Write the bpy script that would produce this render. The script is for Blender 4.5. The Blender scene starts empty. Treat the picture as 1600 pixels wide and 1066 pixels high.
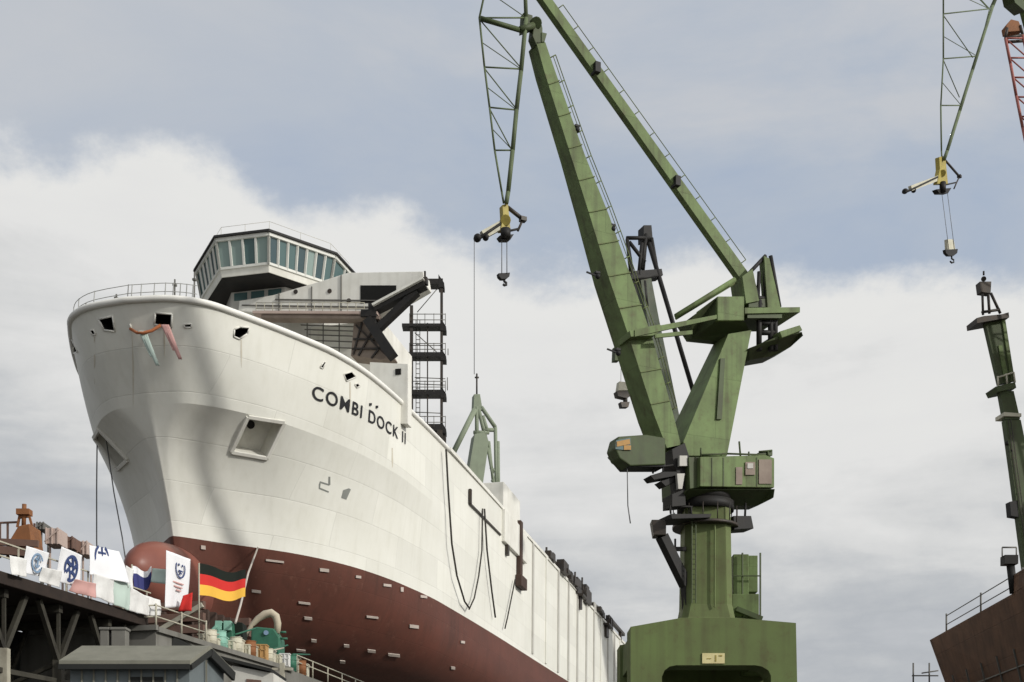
import bpy, bmesh, math, random
from mathutils import Vector, Matrix, Quaternion
random.seed(7)
R = math.radians
scene = bpy.context.scene
col = scene.collection
F, CX, YH, CZ = 2000.0, 800.0, 1300.0, 1.7      # focal length in photo pixels, principal column, horizon row, eye height

# ------------------------------------------------------------------ helpers
def ray(px, py):
    return Vector(((px - CX) / F, 1.0, (YH - py) / F))
def W(px, py, Y):
    r = ray(px, py) * Y
    return Vector((r.x, r.y, r.z + CZ))

class MB:
    """collects solids in one mesh"""
    def __init__(s): s.v = []; s.f = []; s.m = []; s.mi = 0; s.sm = []
    def add(s, vs, fs, smooth=False):
        o = len(s.v); s.v += [Vector(v) for v in vs]
        for f in fs: s.f.append([i + o for i in f]); s.m.append(s.mi); s.sm.append(smooth)
        return s
    def box(s, c, d, rot=None):
        c = Vector(c); hx, hy, hz = d[0] / 2, d[1] / 2, d[2] / 2
        vs = [Vector((x, y, z)) for x in (-hx, hx) for y in (-hy, hy) for z in (-hz, hz)]
        if rot is not None: vs = [rot @ v for v in vs]
        return s.add([v + c for v in vs], [(0, 1, 3, 2), (4, 6, 7, 5), (0, 4, 5, 1), (2, 3, 7, 6), (0, 2, 6, 4), (1, 5, 7, 3)])
    def beam(s, p, q, w, h=None, upv=(0, 0, 1)):
        h = h or w; p = Vector(p); q = Vector(q); d = (q - p)
        if d.length < 1e-6: return s
        d.normalize(); u = Vector(upv)
        if abs(d.dot(u)) > .98: u = Vector((0, 1, 0))
        a = d.cross(u).normalized(); b = a.cross(d)
        vs = []
        for e in (p, q):
            for i, j in ((-1, -1), (1, -1), (1, 1), (-1, 1)): vs.append(e + a * (w / 2 * i) + b * (h / 2 * j))
        return s.add(vs, [(0, 1, 2, 3), (7, 6, 5, 4), (0, 4, 5, 1), (1, 5, 6, 2), (2, 6, 7, 3), (3, 7, 4, 0)])
    def tube(s, p, q, r, n=8, r2=None):
        return s.path([p, q], [r, r if r2 is None else r2], n)
    def path(s, pts, r, n=8):
        pts = [Vector(p) for p in pts]
        rs = r if isinstance(r, (list, tuple)) else [r] * len(pts)
        vs = []; a = None
        for i, p in enumerate(pts):
            d = (pts[min(i + 1, len(pts) - 1)] - pts[max(i - 1, 0)]).normalized()
            if a is None:
                a = d.cross(Vector((0, 0, 1)))
                if a.length < .05: a = d.cross(Vector((0, 1, 0)))
                a.normalize()
            else:
                a = (a - d * a.dot(d)).normalized()
            b = d.cross(a)
            for k in range(n):
                t = 2 * math.pi * k / n; vs.append(p + (a * math.cos(t) + b * math.sin(t)) * rs[i])
        fs = []
        for i in range(len(pts) - 1):
            for k in range(n):
                k2 = (k + 1) % n; fs.append((i * n + k, i * n + k2, (i + 1) * n + k2, (i + 1) * n + k))
        s.add(vs, fs, True)
        o = len(s.v) - len(vs)
        s.f.append([o + k for k in range(n)][::-1]); s.m.append(s.mi); s.sm.append(False)
        s.f.append([o + (len(pts) - 1) * n + k for k in range(n)]); s.m.append(s.mi); s.sm.append(False)
        return s
    def prism(s, front, back):
        n = len(front)
        fs = [tuple(range(n)), tuple(range(2 * n - 1, n - 1, -1))]
        fs += [(i, i + n, (i + 1) % n + n, (i + 1) % n) for i in range(n)]
        return s.add(list(front) + list(back), fs)
    def ball(s, c, r, nu=12, nv=8, rot=None):
        c = Vector(c); r = Vector(r if isinstance(r, (tuple, list, Vector)) else (r, r, r))
        vs = [Vector((0, 0, r.z))]
        for j in range(1, nv):
            th = math.pi * j / nv
            for i in range(nu):
                ph = 2 * math.pi * i / nu
                vs.append(Vector((r.x * math.sin(th) * math.cos(ph), r.y * math.sin(th) * math.sin(ph), r.z * math.cos(th))))
        vs.append(Vector((0, 0, -r.z)))
        fs = [(0, 1 + i, 1 + (i + 1) % nu) for i in range(nu)]
        for j in range(nv - 2):
            for i in range(nu):
                a = 1 + j * nu + i; b = 1 + j * nu + (i + 1) % nu
                fs.append((a, a + nu, b + nu, b))
        l = len(vs) - 1; o = 1 + (nv - 2) * nu
        fs += [(l, o + (i + 1) % nu, o + i) for i in range(nu)]
        if rot is not None: vs = [rot @ v for v in vs]
        return s.add([v + c for v in vs], fs, True)
    def build(s, name, mats, parent=None, bevel=0, origin=None, recalc=True):
        me = bpy.data.meshes.new(name)
        o = Vector(origin) if origin is not None else Vector((0, 0, 0))
        me.from_pydata([tuple(v - o) for v in s.v], [], s.f)
        if not isinstance(mats, (list, tuple)): mats = [mats]
        for m in mats: me.materials.append(m)
        for p, i, sm in zip(me.polygons, s.m, s.sm): p.material_index = i; p.use_smooth = sm
        if recalc:
            bm = bmesh.new(); bm.from_mesh(me); bmesh.ops.recalc_face_normals(bm, faces=bm.faces); bm.to_mesh(me); bm.free()
        ob = bpy.data.objects.new(name, me); col.objects.link(ob)
        if parent: ob.parent = parent
        elif origin is not None: ob.location = o
        if bevel:
            b = ob.modifiers.new('bevel', 'BEVEL'); b.width = bevel; b.segments = 2; b.limit_method = 'ANGLE'
        return ob

def tag(o, label=None, cat=None, group=None, kind=None):
    if label: o['label'] = label
    if cat: o['category'] = cat
    if group: o['group'] = group
    if kind: o['kind'] = kind
    return o
def empty(name, loc, label=None, cat=None, group=None, rz=0, mat=None):
    o = bpy.data.objects.new(name, None); col.objects.link(o); o.empty_display_size = .3
    if mat is not None: o.matrix_world = mat
    else: o.location = loc; o.rotation_euler = (0, 0, rz)
    return tag(o, label, cat, group)
def lerp(a, b, t): return a + (b - a) * t
def interp(x, xs, ys):
    if x <= xs[0]: return ys[0]
    for i in range(len(xs) - 1):
        if x <= xs[i + 1]: return lerp(ys[i], ys[i + 1], (x - xs[i]) / (xs[i + 1] - xs[i]))
    return ys[-1]
def pchip(xs, ys):
    n = len(xs); h = [xs[i + 1] - xs[i] for i in range(n - 1)]; d = [(ys[i + 1] - ys[i]) / h[i] for i in range(n - 1)]
    m = [d[0]] + [0 if d[i - 1] * d[i] <= 0 else (h[i - 1] + h[i]) * 3 / ((2 * h[i] + h[i - 1]) / d[i - 1] + (h[i] + 2 * h[i - 1]) / d[i]) for i in range(1, n - 1)] + [d[-1]]
    def f(x):
        if x <= xs[0]: return ys[0]
        if x >= xs[-1]: return ys[-1]
        i = 0
        while x > xs[i + 1]: i += 1
        t = (x - xs[i]) / h[i]; t2 = t * t; t3 = t2 * t
        return (2 * t3 - 3 * t2 + 1) * ys[i] + (t3 - 2 * t2 + t) * h[i] * m[i] + (-2 * t3 + 3 * t2) * ys[i + 1] + (t3 - t2) * h[i] * m[i + 1]
    return f

# ------------------------------------------------------------------ materials
def nd(nt, typ, **kw):
    n = nt.nodes.new(typ)
    for k, v in kw.items(): setattr(n, k, v)
    return n
def mat(name, base, rough=.6, metal=0.0, dirt=None, dirt_amt=.35, scale=.6, streak=0.0, bump=.0, vary=.12, rust=0.0, rust_col=(.16, .07, .03)):
    m = bpy.data.materials.new(name); m.use_nodes = True; nt = m.node_tree; L = nt.links
    b = nt.nodes['Principled BSDF']; b.inputs['Roughness'].default_value = rough; b.inputs['Metallic'].default_value = metal; b.inputs['Specular IOR Level'].default_value = .22
    tc = nd(nt, 'ShaderNodeTexCoord')
    n1 = nd(nt, 'ShaderNodeTexNoise'); n1.inputs['Scale'].default_value = scale; n1.inputs['Detail'].default_value = 7; n1.inputs['Roughness'].default_value = .65
    L.new(tc.outputs['Object'], n1.inputs['Vector'])
    r1 = nd(nt, 'ShaderNodeMapRange'); r1.inputs[1].default_value = .35; r1.inputs[2].default_value = .7
    L.new(n1.outputs['Fac'], r1.inputs[0])
    dirt = dirt or tuple(c * .55 for c in base)
    mx = nd(nt, 'ShaderNodeMix', data_type='RGBA'); mx.inputs[6].default_value = (*base, 1); mx.inputs[7].default_value = (*dirt, 1)
    fac = nd(nt, 'ShaderNodeMath', operation='MULTIPLY'); fac.inputs[1].default_value = dirt_amt
    L.new(r1.outputs[0], fac.inputs[0]); last = fac.outputs[0]
    if streak:
        mp = nd(nt, 'ShaderNodeMapping'); mp.inputs['Scale'].default_value = (2.2, 2.2, .09)
        L.new(tc.outputs['Object'], mp.inputs['Vector'])
        n2 = nd(nt, 'ShaderNodeTexNoise'); n2.inputs['Scale'].default_value = 1.0; n2.inputs['Detail'].default_value = 5
        L.new(mp.outputs[0], n2.inputs['Vector'])
        r2 = nd(nt, 'ShaderNodeMapRange'); r2.inputs[1].default_value = .48; r2.inputs[2].default_value = .75; r2.inputs[4].default_value = streak
        L.new(n2.outputs['Fac'], r2.inputs[0])
        ad = nd(nt, 'ShaderNodeMath', operation='ADD', use_clamp=True); L.new(last, ad.inputs[0]); L.new(r2.outputs[0], ad.inputs[1]); last = ad.outputs[0]
    L.new(last, mx.inputs[0]); cout = mx.outputs[2]
    if rust:
        n3 = nd(nt, 'ShaderNodeTexNoise'); n3.inputs['Scale'].default_value = scale * 4; n3.inputs['Detail'].default_value = 9; n3.inputs['Roughness'].default_value = .75
        L.new(tc.outputs['Object'], n3.inputs['Vector'])
        r3 = nd(nt, 'ShaderNodeMapRange'); r3.inputs[1].default_value = .56; r3.inputs[2].default_value = .68; r3.inputs[4].default_value = rust
        L.new(n3.outputs['Fac'], r3.inputs[0])
        m3 = nd(nt, 'ShaderNodeMix', data_type='RGBA'); m3.inputs[7].default_value = (*rust_col, 1)
        L.new(r3.outputs[0], m3.inputs[0]); L.new(cout, m3.inputs[6]); cout = m3.outputs[2]
    L.new(cout, b.inputs['Base Color'])
    if bump:
        bp = nd(nt, 'ShaderNodeBump'); bp.inputs['Strength'].default_value = bump; bp.inputs['Distance'].default_value = .05
        n4 = nd(nt, 'ShaderNodeTexNoise'); n4.inputs['Scale'].default_value = scale * 2.5; n4.inputs['Detail'].default_value = 4
        L.new(tc.outputs['Object'], n4.inputs['Vector']); L.new(n4.outputs['Fac'], bp.inputs['Height']); L.new(bp.outputs[0], b.inputs['Normal'])
    m['cout'] = 1
    return m
def plated(m, bw, bh, seam, strength=.3, depth=.02, dark=.12, swap='xz'):
    """adds welded plate seams to a hull paint: a brick pattern over length and height"""
    nt = m.node_tree; L = nt.links; b = nt.nodes['Principled BSDF']
    tc = nd(nt, 'ShaderNodeTexCoord'); sp = nd(nt, 'ShaderNodeSeparateXYZ'); cb = nd(nt, 'ShaderNodeCombineXYZ')
    L.new(tc.outputs['Object'], sp.inputs[0]); L.new(sp.outputs['X'], cb.inputs['X']); L.new(sp.outputs['Z'], cb.inputs['Y'])
    br = nd(nt, 'ShaderNodeTexBrick'); br.inputs['Scale'].default_value = 1; br.inputs['Brick Width'].default_value = bw; br.inputs['Row Height'].default_value = bh
    br.inputs['Mortar Size'].default_value = seam; br.inputs['Mortar Smooth'].default_value = .4; br.inputs['Color1'].default_value = (1, 1, 1, 1); br.inputs['Color2'].default_value = (.9, .9, .9, 1); br.inputs['Mortar'].default_value = (1 - dark, 1 - dark, 1 - dark, 1)
    L.new(cb.outputs[0], br.inputs['Vector'])
    src = b.inputs['Base Color'].links[0].from_socket
    mu = nd(nt, 'ShaderNodeMix', data_type='RGBA', blend_type='MULTIPLY'); mu.inputs[0].default_value = 1
    L.new(src, mu.inputs[6]); L.new(br.outputs['Color'], mu.inputs[7]); L.new(mu.outputs[2], b.inputs['Base Color'])
    # dents between frames
    n = nd(nt, 'ShaderNodeTexNoise'); n.inputs['Scale'].default_value = .55; n.inputs['Detail'].default_value = 3; L.new(tc.outputs['Object'], n.inputs['Vector'])
    ad = nd(nt, 'ShaderNodeMath', operation='MULTIPLY_ADD'); ad.inputs[1].default_value = -.6; L.new(br.outputs['Fac'], ad.inputs[0]); L.new(n.outputs['Fac'], ad.inputs[2])
    bp = nd(nt, 'ShaderNodeBump'); bp.inputs['Strength'].default_value = strength; bp.inputs['Distance'].default_value = depth
    L.new(ad.outputs[0], bp.inputs['Height']); L.new(bp.outputs[0], b.inputs['Normal'])
    return m

M = {}
M['hull_white'] = plated(mat('hull_white_paint', (.77, .765, .70), .5, 0, (.60, .59, .51), .3, .35, .25), 7, 2.3, .035, .35, .06, .12)
M['hull_red'] = plated(mat('antifouling_red', (.128, .047, .033), .55, 0, (.085, .036, .026), .8, .35, .45, rust=.5, rust_col=(.19, .085, .06)), 7, 2.3, .03, .25, .05, .12)
M['bulb_red'] = mat('bulb_red_paint', (.23, .085, .062), .38, 0, (.15, .06, .05), .5, .6)
M['white'] = mat('white_ship_paint', (.77, .76, .70), .5, 0, (.45, .43, .37), .4, .5, .25)
M['primer_grey'] = mat('brownish_grey_primer', (.27, .22, .18), .7, 0, (.16, .12, .10), .6, .9, .3)
M['mark_grey'] = mat('grey_mark_paint', (.24, .25, .23), .6)
M['stain'] = mat('weathered_rust_streak', (.52, .47, .38), .7, 0, (.62, .6, .52), .8, 2.5)
M['rim'] = mat('white_rim_highlight', (.80, .79, .74), .5, 0, (.62, .6, .54), .3, 1)  # white rim, lightened so the colour holds the lit top edge's highlight
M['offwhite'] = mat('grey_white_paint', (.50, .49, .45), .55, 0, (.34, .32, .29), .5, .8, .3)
M['cream'] = mat('cream_paint', (.56, .53, .42), .5, 0, None, .4, .8)
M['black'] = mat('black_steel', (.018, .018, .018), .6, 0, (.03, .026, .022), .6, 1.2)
M['dark'] = mat('dark_interior', (.012, .012, .011), .9)
M['letter'] = mat('black_letter_paint', (.02, .02, .022), .5)
M['steel'] = mat('dark_steel', (.05, .048, .045), .5, .4, (.09, .06, .04), .5, 1.5)
M['brown'] = mat('primer_brown', (.17, .10, .075), .7, 0, (.09, .06, .05), .6, .9, .3)
M['brown_dark'] = mat('dark_brown_primer', (.07, .045, .035), .7, 0, None, .5, .9)
M['pink'] = mat('pink_primer', (.48, .38, .33), .7, 0, (.33, .25, .22), .6, .9)
M['green'] = plated(mat('crane_green', (.165, .232, .088), .62, 0, (.088, .105, .046), .75, .7, .7, rust=.5, rust_col=(.115, .09, .045)), 2.6, 3.2, .03, .25, .03, .18)
M['green_dark'] = mat('crane_green_worn_shaded', (.07, .096, .04), .55, 0, (.05, .055, .03), .7, .7, .5, .15, rust=.45, rust_col=(.08, .06, .035))  # dark worn green; on the crane's left and under faces it carries their shade
M['green_portal'] = mat('crane_green_portal', (.142, .19, .068), .65, 0, (.105, .115, .05), .6, .4, .6, .15, rust=.45, rust_col=(.11, .085, .04))
M['green_old'] = mat('crane_green_column', (.13, .168, .062), .65, 0, (.09, .095, .042), .6, .6, .6, .15, rust=.5, rust_col=(.10, .075, .04))
M['green_fly'] = mat('crane_green_lattice', (.13, .165, .085), .6, 0, (.07, .08, .05), .6, .8, .5)
M['green_pale'] = mat('crane_green_faded', (.24, .28, .20), .6, 0, (.18, .2, .15), .5, .8, .4)
M['green_grey'] = mat('crane_green_grey', (.11, .135, .095), .6, 0, (.07, .075, .055), .6, .9, .5, rust=.4)
M['yellow'] = mat('yellow_paint', (.40, .33, .08), .5, 0, (.2, .15, .06), .6, 2.5)
M['yellow_sign'] = mat('pale_yellow_sign', (.72, .64, .34), .5, 0, (.5, .42, .2), .5, 3)
M['cable'] = mat('cable_wire', (.16, .16, .16), .5, .3)
M['rope'] = mat('dark_rope', (.05, .046, .04), .9)
M['rope_light'] = mat('pale_rope', (.5, .45, .4), .9)
M['red_lattice'] = mat('faded_red_paint', (.38, .13, .11), .6, 0, (.22, .1, .08), .6, 1.2)
M['orange'] = mat('rusty_orange_paint', (.28, .115, .045), .65, 0, (.14, .065, .032), .7, 1.4, .3)
M['brown_hull'] = plated(mat('brown_hull_primer', (.19, .105, .066), .75, 0, (.10, .06, .042), .8, .5, .5, rust=.5, rust_col=(.15, .08, .05)), 5, 2, .04, .3, .05, .2)
M['rail_grey'] = mat('grey_rail', (.16, .155, .14), .6, .2)
M['rail_pale'] = mat('light_grey_rail', (.36, .36, .34), .6)
M['pale_rail'] = mat('pale_rail_paint', (.45, .43, .34), .6, 0, (.25, .22, .17), .6, 3)
M['trestle'] = mat('weathered_trestle_steel', (.06, .056, .043), .7, .1, (.022, .02, .017), .7, 1.1, .5)
M['trestle_pale'] = mat('pale_trestle_steel', (.42, .40, .32), .7, 0, (.2, .18, .14), .6, 1.4, .4)
M['deckplank'] = mat('old_planks', (.035, .025, .02), .85, 0, (.02, .016, .014), .7, 2)
M['concrete'] = mat('concrete', (.20, .195, .175), .85, 0, (.11, .105, .09), .7, .4, .4, .3)
M['ground'] = mat('yard_ground', (.11, .106, .095), .9, 0, (.06, .057, .052), .7, .15, 0, .3)
M['shed_wall'] = mat('blue_grey_cladding', (.15, .175, .18), .6, 0, (.10, .115, .12), .6, .7, .4)
M['shed_roof'] = mat('grey_roof_felt', (.215, .21, .17), .9, 0, (.14, .138, .11), .6, 1.4, .2, .2)
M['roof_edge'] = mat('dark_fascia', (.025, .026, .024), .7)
M['banner'] = mat('white_banner_cloth', (.78, .78, .79), .85, 0, (.66, .66, .69), .4, 1.2)
M['cloth'] = mat('white_bunting_cloth', (.70, .70, .68), .9, 0, (.5, .48, .46), .55, 2.2, 0, .4)
M['blue'] = mat('emblem_blue', (.05, .075, .19), .7)
M['lightblue'] = mat('emblem_pale_blue', (.22, .32, .45), .7)
M['red'] = mat('banner_red', (.60, .035, .03), .8)
M['gold'] = mat('flag_gold', (.82, .47, .07), .8)
M['flagblack'] = mat('flag_black', (.012, .016, .012), .85)
M['flagblue'] = mat('flag_blue', (.045, .05, .17), .8)
M['machine_green'] = mat('machine_green', (.04, .15, .095), .5, 0, (.03, .08, .055), .6, 2)
M['machine_pale'] = mat('machine_pale_green', (.25, .48, .38), .5, 0, (.18, .33, .27), .6, 2)
M['beige'] = mat('beige_hose', (.50, .44, .33), .6, 0, (.36, .32, .25), .5, 2)
M['tan'] = mat('tan_crate', (.47, .28, .11), .8, 0, (.3, .18, .08), .6, 3)
M['palebox'] = mat('pale_box_paint', (.55, .53, .42), .7, 0, (.35, .33, .26), .6, 2.5)
M['plaster'] = mat('pale_plaster', (.58, .57, .52), .9, 0, (.42, .41, .37), .6, .8, .4)
M['window_frame'] = mat('window_frame_grey', (.66, .66, .61), .5)
M['anode'] = mat('zinc_anode', (.52, .45, .40), .5)
M['sag'] = mat('rag_orange', (.45, .16, .07), .9)
M['bunt_pink'] = mat('bunting_pink', (.62, .36, .33), .9)
M['bunt_teal'] = mat('bunting_teal', (.50, .60, .54), .9)
gm = bpy.data.materials.new('tinted_window_glass'); gm.use_nodes = True
b = gm.node_tree.nodes['Principled BSDF']; b.inputs['Base Color'].default_value = (.07, .125, .125, 1); b.inputs['Roughness'].default_value = .2; b.inputs['Specular IOR Level'].default_value = .35
M['glass'] = gm
gm2 = gm.copy(); gm2.name = 'pale_window_glass'; gm2.node_tree.nodes['Principled BSDF'].inputs['Base Color'].default_value = (.22, .29, .27, 1); M['glass_pale'] = gm2
gm3 = gm.copy(); gm3.name = 'dark_window_glass'; gm3.node_tree.nodes['Principled BSDF'].inputs['Base Color'].default_value = (.04, .075, .085, 1); M['glass_dark'] = gm3

# ------------------------------------------------------------------ ship frame and hull surface
VPX, VPY = 1293.0, 1360.0
e_aft = Vector(((VPX - CX) / F, 1, -(VPY - YH) / F)).normalized()
e_port = Vector((e_aft.y, -e_aft.x, 0)).normalized()
e_up = e_port.cross(e_aft)
T0 = Vector(((205 - CX) / F * 75, 75, (YH - 468) / F * 75 + CZ)) - e_port * .4
SHIP = Matrix((( e_aft.x, -e_port.x, e_up.x, T0.x), (e_aft.y, -e_port.y, e_up.y, T0.y), (e_aft.z, -e_port.z, e_up.z, T0.z), (0, 0, 0, 1)))
SHIPI = SHIP.inverted()
LEN = 121.0
ST = [0, .25, .8, 1.6, 2.8, 4.5, 7, 10, 14, 20, 30, 50, LEN]
bD = pchip(ST, [0, 2.2, 3.6, 4.6, 5.4, 6.4, 7.75, 9.1, 10.0, 10.5, 10.8, 10.9, 10.9])
bK = pchip(ST, [0, 2.1, 3.1, 4.0, 5.0, 6.2, 7.4, 8.5, 9.6, 10.45, 10.8, 10.9, 10.9])
bW = pchip(ST, [0, .32, .75, 1.35, 2.2, 3.6, 5.5, 7.1, 8.5, 9.7, 10.65, 10.9, 10.9])
HK = -5.2
def hWL(x): return -12.4 + .9 * min(max((x - 30) / 50, 0), 1)
def stem(x, s0): return x + s0 * max(0, 1 - x / 30)
def hull(x, v):
    """x: distance along the level line, v: 0 deck, .42 knuckle, 1 waterline -> (s, halfbreadth, h)"""
    hw = hWL(x)
    if v <= .42:
        r = v / .42; h = HK * r
        s = lerp(stem(x, 0), stem(x, 2.8), r); bb = lerp(bD(x), bK(x), r) + .12 * math.sin(math.pi * r) * min(1, x / 3) * max(0, 1 - x / 25)
    else:
        r = min(1., max(0., (v - .42) / .58)); h = lerp(HK, hw, r); c = 1 - (1 - r) ** 1.9
        s = lerp(stem(x, 2.8), stem(x, 6.0), 1 - (1 - r) ** 1.15); c = 1 - (1 - r) ** lerp(5.0, 1.9, min(1, x / 6)); bb = lerp(bK(x), bW(x), c)
    return s, bb, h
def hull_low(x, r):
    """r: 0 waterline .. 1 keel"""
    r = min(1., max(0., r)); hw = hWL(x); h = lerp(hw, -19.0, r); n = interp(x, [0, 5, 12, 30, 60], [1.15, 1.3, 1.8, 3.2, 4.5])
    s = stem(x, 6.0 + 1.8 * r); bb = bW(x) * max(0, 1 - r ** n) ** (1 / n)
    return s, bb, h
def loc(s, p, h): return Vector((s, -p, h))           # ship local: aft, starboard, up
def ship_px(v):
    q = SHIP @ v; return (q.x / q.y * F + CX, YH - (q.z - CZ) / q.y * F)
def find(fun, px, py, side=1, x0=0., x1=100., n=160):
    best = None; lo, hi, vl, vh = x0, x1, 0., 1.
    for it in range(5):
        for i in range(n + 1 if it == 0 else 25):
            k = n if it == 0 else 24
            x = lo + (hi - lo) * (i / k) ** (2 if it == 0 else 1)
            for j in range(25):
                v = vl + (vh - vl) * j / 24
                s, bb, h = fun(x, v); q = ship_px(loc(s, side * bb, h)); e = (q[0] - px) ** 2 + (q[1] - py) ** 2
                if best is None or e < best[0]: best = (e, x, v)
        wx = (x1 - x0) / 40 / (4 ** it); wv = 1 / 12 / (4 ** it)
        lo, hi = max(x0, best[1] - wx), min(x1, best[1] + wx); vl, vh = max(0, best[2] - wv), min(1, best[2] + wv)
    return best[1], best[2], best[0] ** .5
def frame_at(fun, x, v, side=1):
    """point and outward normal on the hull plating"""
    def P(a, b2):
        s, bb, h = fun(max(a, 0), min(max(b2, 0), 1)); return loc(s, side * bb, h)
    e = .02; p = P(x, v); tx = P(x + e, v) - P(max(x - e, 0), v); tv = P(x, v + e) - P(x, v - e)
    n = tx.cross(tv) * side; n.normalize()
    if n.y * (-side) < 0 and abs(n.y) > .15: n = -n
    if abs(n.y) <= .15 and n.x > 0: n = -n
    return p, n, tx.normalized(), tv.normalized()

ship = empty('cargo_ship', None, 'huge cream and red cargo ship on the slipway with its bulbous bow towards the viewer', 'ship', mat=SHIP)

XS = []
x = 0.0
while x < LEN:
    XS.append(x); x += .04 if x < .3 else .12 if x < 1.5 else .35 if x < 6 else .8 if x < 30 else 3.0
XS.append(LEN)
def loft(fun, vs, cap_top, cap_bot):
    mb = MB(); n = len(XS); m = len(vs); idx = {}
    for side in (1, -1):
        for i, xx in enumerate(XS):
            for j, v in enumerate(vs):
                if side == -1 and (i == 0 or (fun(xx, v)[1] < 1e-6)): idx[side, i, j] = idx[1, i, j]; continue
                s, bb, h = fun(xx, v); idx[side, i, j] = len(mb.v); mb.v.append(loc(s, side * bb, h))
        for i in range(n - 1):
            for j in range(m - 1):
                q = [idx[side, i, j], idx[side, i + 1, j], idx[side, i + 1, j + 1], idx[side, i, j + 1]]
                q2 = []
                for k in q:
                    if k not in q2: q2.append(k)
                if len(q2) > 2: mb.f.append(q2); mb.m.append(0); mb.sm.append(True)
    def capf(seq):
        q2 = []
        for k in seq:
            if k not in q2: q2.append(k)
        if len(q2) > 2: mb.f.append(q2); mb.m.append(0); mb.sm.append(False)
    for j, on in ((0, cap_top), (m - 1, cap_bot)):
        if on:
            for i in range(n - 1): capf([idx[1, i, j], idx[1, i + 1, j], idx[-1, i + 1, j], idx[-1, i, j]])
    for j in range(m - 1): capf([idx[1, n - 1, j], idx[1, n - 1, j + 1], idx[-1, n - 1, j + 1], idx[-1, n - 1, j]])
    return mb
vs_top = [.42 * i / 8 for i in range(9)] + [.42 + .58 * i / 12 for i in range(1, 13)]
tops = loft(hull, vs_top, True, True).build('topsides', [M['hull_white'], M['dark'], M['white']], ship)
# knuckle stays a crisp line
sh = {}
for e in tops.data.edges:
    a, b2 = (tops.data.vertices[i].co for i in e.vertices)
    if abs(a.z - HK) < .01 and abs(b2.z - HK) < .01 and a.x < 26: e.use_edge_sharp = True
    if abs(a.z) < .001 and abs(b2.z) < .001: e.use_edge_sharp = True
low = loft(hull_low, [0, .1, .25, .4, .55, .68, .8, .88, .94, .98, 1.0], False, False)
low.build('underbody', M['hull_red'], ship)

# ---- cut-outs in the plating: two anchor pockets, fairleads and mooring ports
CUTM = []
def cutter(quad_px, side, fun, depth, mi, out=1.0, nrm=None):
    """a prism pushed in through the plating; quad corners found on the plating itself"""
    pts = []; ns = Vector((0, 0, 0))
    for (px, py) in quad_px:
        xx, vv, e = find(fun, px, py, side, 0, 40); p, n, tx, tv = frame_at(fun, xx, vv, side); pts.append(p); ns += n
    ns.normalize()
    if nrm is not None: ns = nrm
    mb = MB(); mb.mi = mi; mb.prism([p + ns * out for p in pts], [p - ns * depth for p in pts])
    return mb, pts, ns
cuts = []
pk, pk_pts, pk_n = cutter([(387, 651), (444, 660), (417, 716), (361, 706)], 1, hull, 1.3, 2)
cuts.append(pk)
def mirror(pts): return [Vector((p.x, -p.y, p.z)) for p in pts]
pk2 = MB(); pk2.mi = 2
mp = mirror(pk_pts); mn = Vector((pk_n.x, -pk_n.y, pk_n.z)); pk2.prism([p + mn for p in mp], [p - mn * 1.3 for p in mp]); cuts.append(pk2)
holes = [('mooring_port', [(243, 489), (269, 491), (268, 513), (241, 507)], 1), ('mooring_port', [(154, 499), (176, 494), (180, 518), (163, 516)], -1),
         ('mooring_port', [(366, 515), (374, 511), (390, 512), (386, 522), (374, 530), (365, 526)], 1),
         ('mooring_port', [(108, 533), (113, 531), (122, 550), (116, 552)], -1),
         ('fairlead', [(203, 507), (214, 505), (216, 512), (207, 515)], -1), ('fairlead', [(287, 507), (299, 506), (299, 512), (289, 512)], 1),
         ('fairlead', [(141, 517), (146, 515), (150, 522), (145, 524)], -1), ('fairlead', [(537, 585), (549, 581), (556, 589), (541, 596)], 1),
         ('fairlead', [(500, 574), (506, 565), (509, 567), (504, 576)], 1), ('fairlead', [(554, 601), (559, 599), (562, 604), (557, 606)], 1)]
rings = []
for nm, q, sd in holes:
    c, pts, n = cutter(q, sd, hull, .9, 1); cuts.append(c); rings.append((nm, pts, n))
for c in cuts:
    co = c.build('cutter', [M['hull_white'], M['dark'], M['white']])
    co.matrix_world = SHIP
    bm_ = tops.modifiers.new('cut', 'BOOLEAN'); bm_.operation = 'DIFFERENCE'; bm_.solver = 'EXACT'; bm_.object = co
    CUTM.append(co)
bpy.context.view_layer.update()
dg = bpy.context.evaluated_depsgraph_get()
newme = bpy.data.meshes.new_from_object(tops.evaluated_get(dg))
tops.modifiers.clear(); tops.data = newme
for co in CUTM: bpy.data.objects.remove(co, do_unlink=True)
print('topsides after cuts', len(newme.polygons))

# frames round the cut-outs
for pts, n, sd in ((pk_pts, pk_n, 1), (mp, mn, -1)):
    f = MB(); c = sum(pts, Vector()) / 4
    for i in range(4):
        a, b2 = pts[i], pts[(i + 1) % 4]
        f.beam(a + n * .04, b2 + n * .04, .24, .22, n)
    pf = f.build('anchor_pocket', M['white'], ship, .03)
    an = MB(); back = c - n * 1.28 + (pts[0] - pts[3]).normalized() * .4 - (pts[1] - pts[0]).normalized() * .2
    an.tube(back, back + n * .12, .26, 14)
    an.build('hawse_pipe', M['black'], pf)
for nm, pts, n in rings:
    f = MB(); k = len(pts)
    for i in range(k): f.tube(pts[i] + n * .02, pts[(i + 1) % k] + n * .02, .055 if nm == 'mooring_port' else .045, 6)
    f.build(nm, M['white'], ship)

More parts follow.
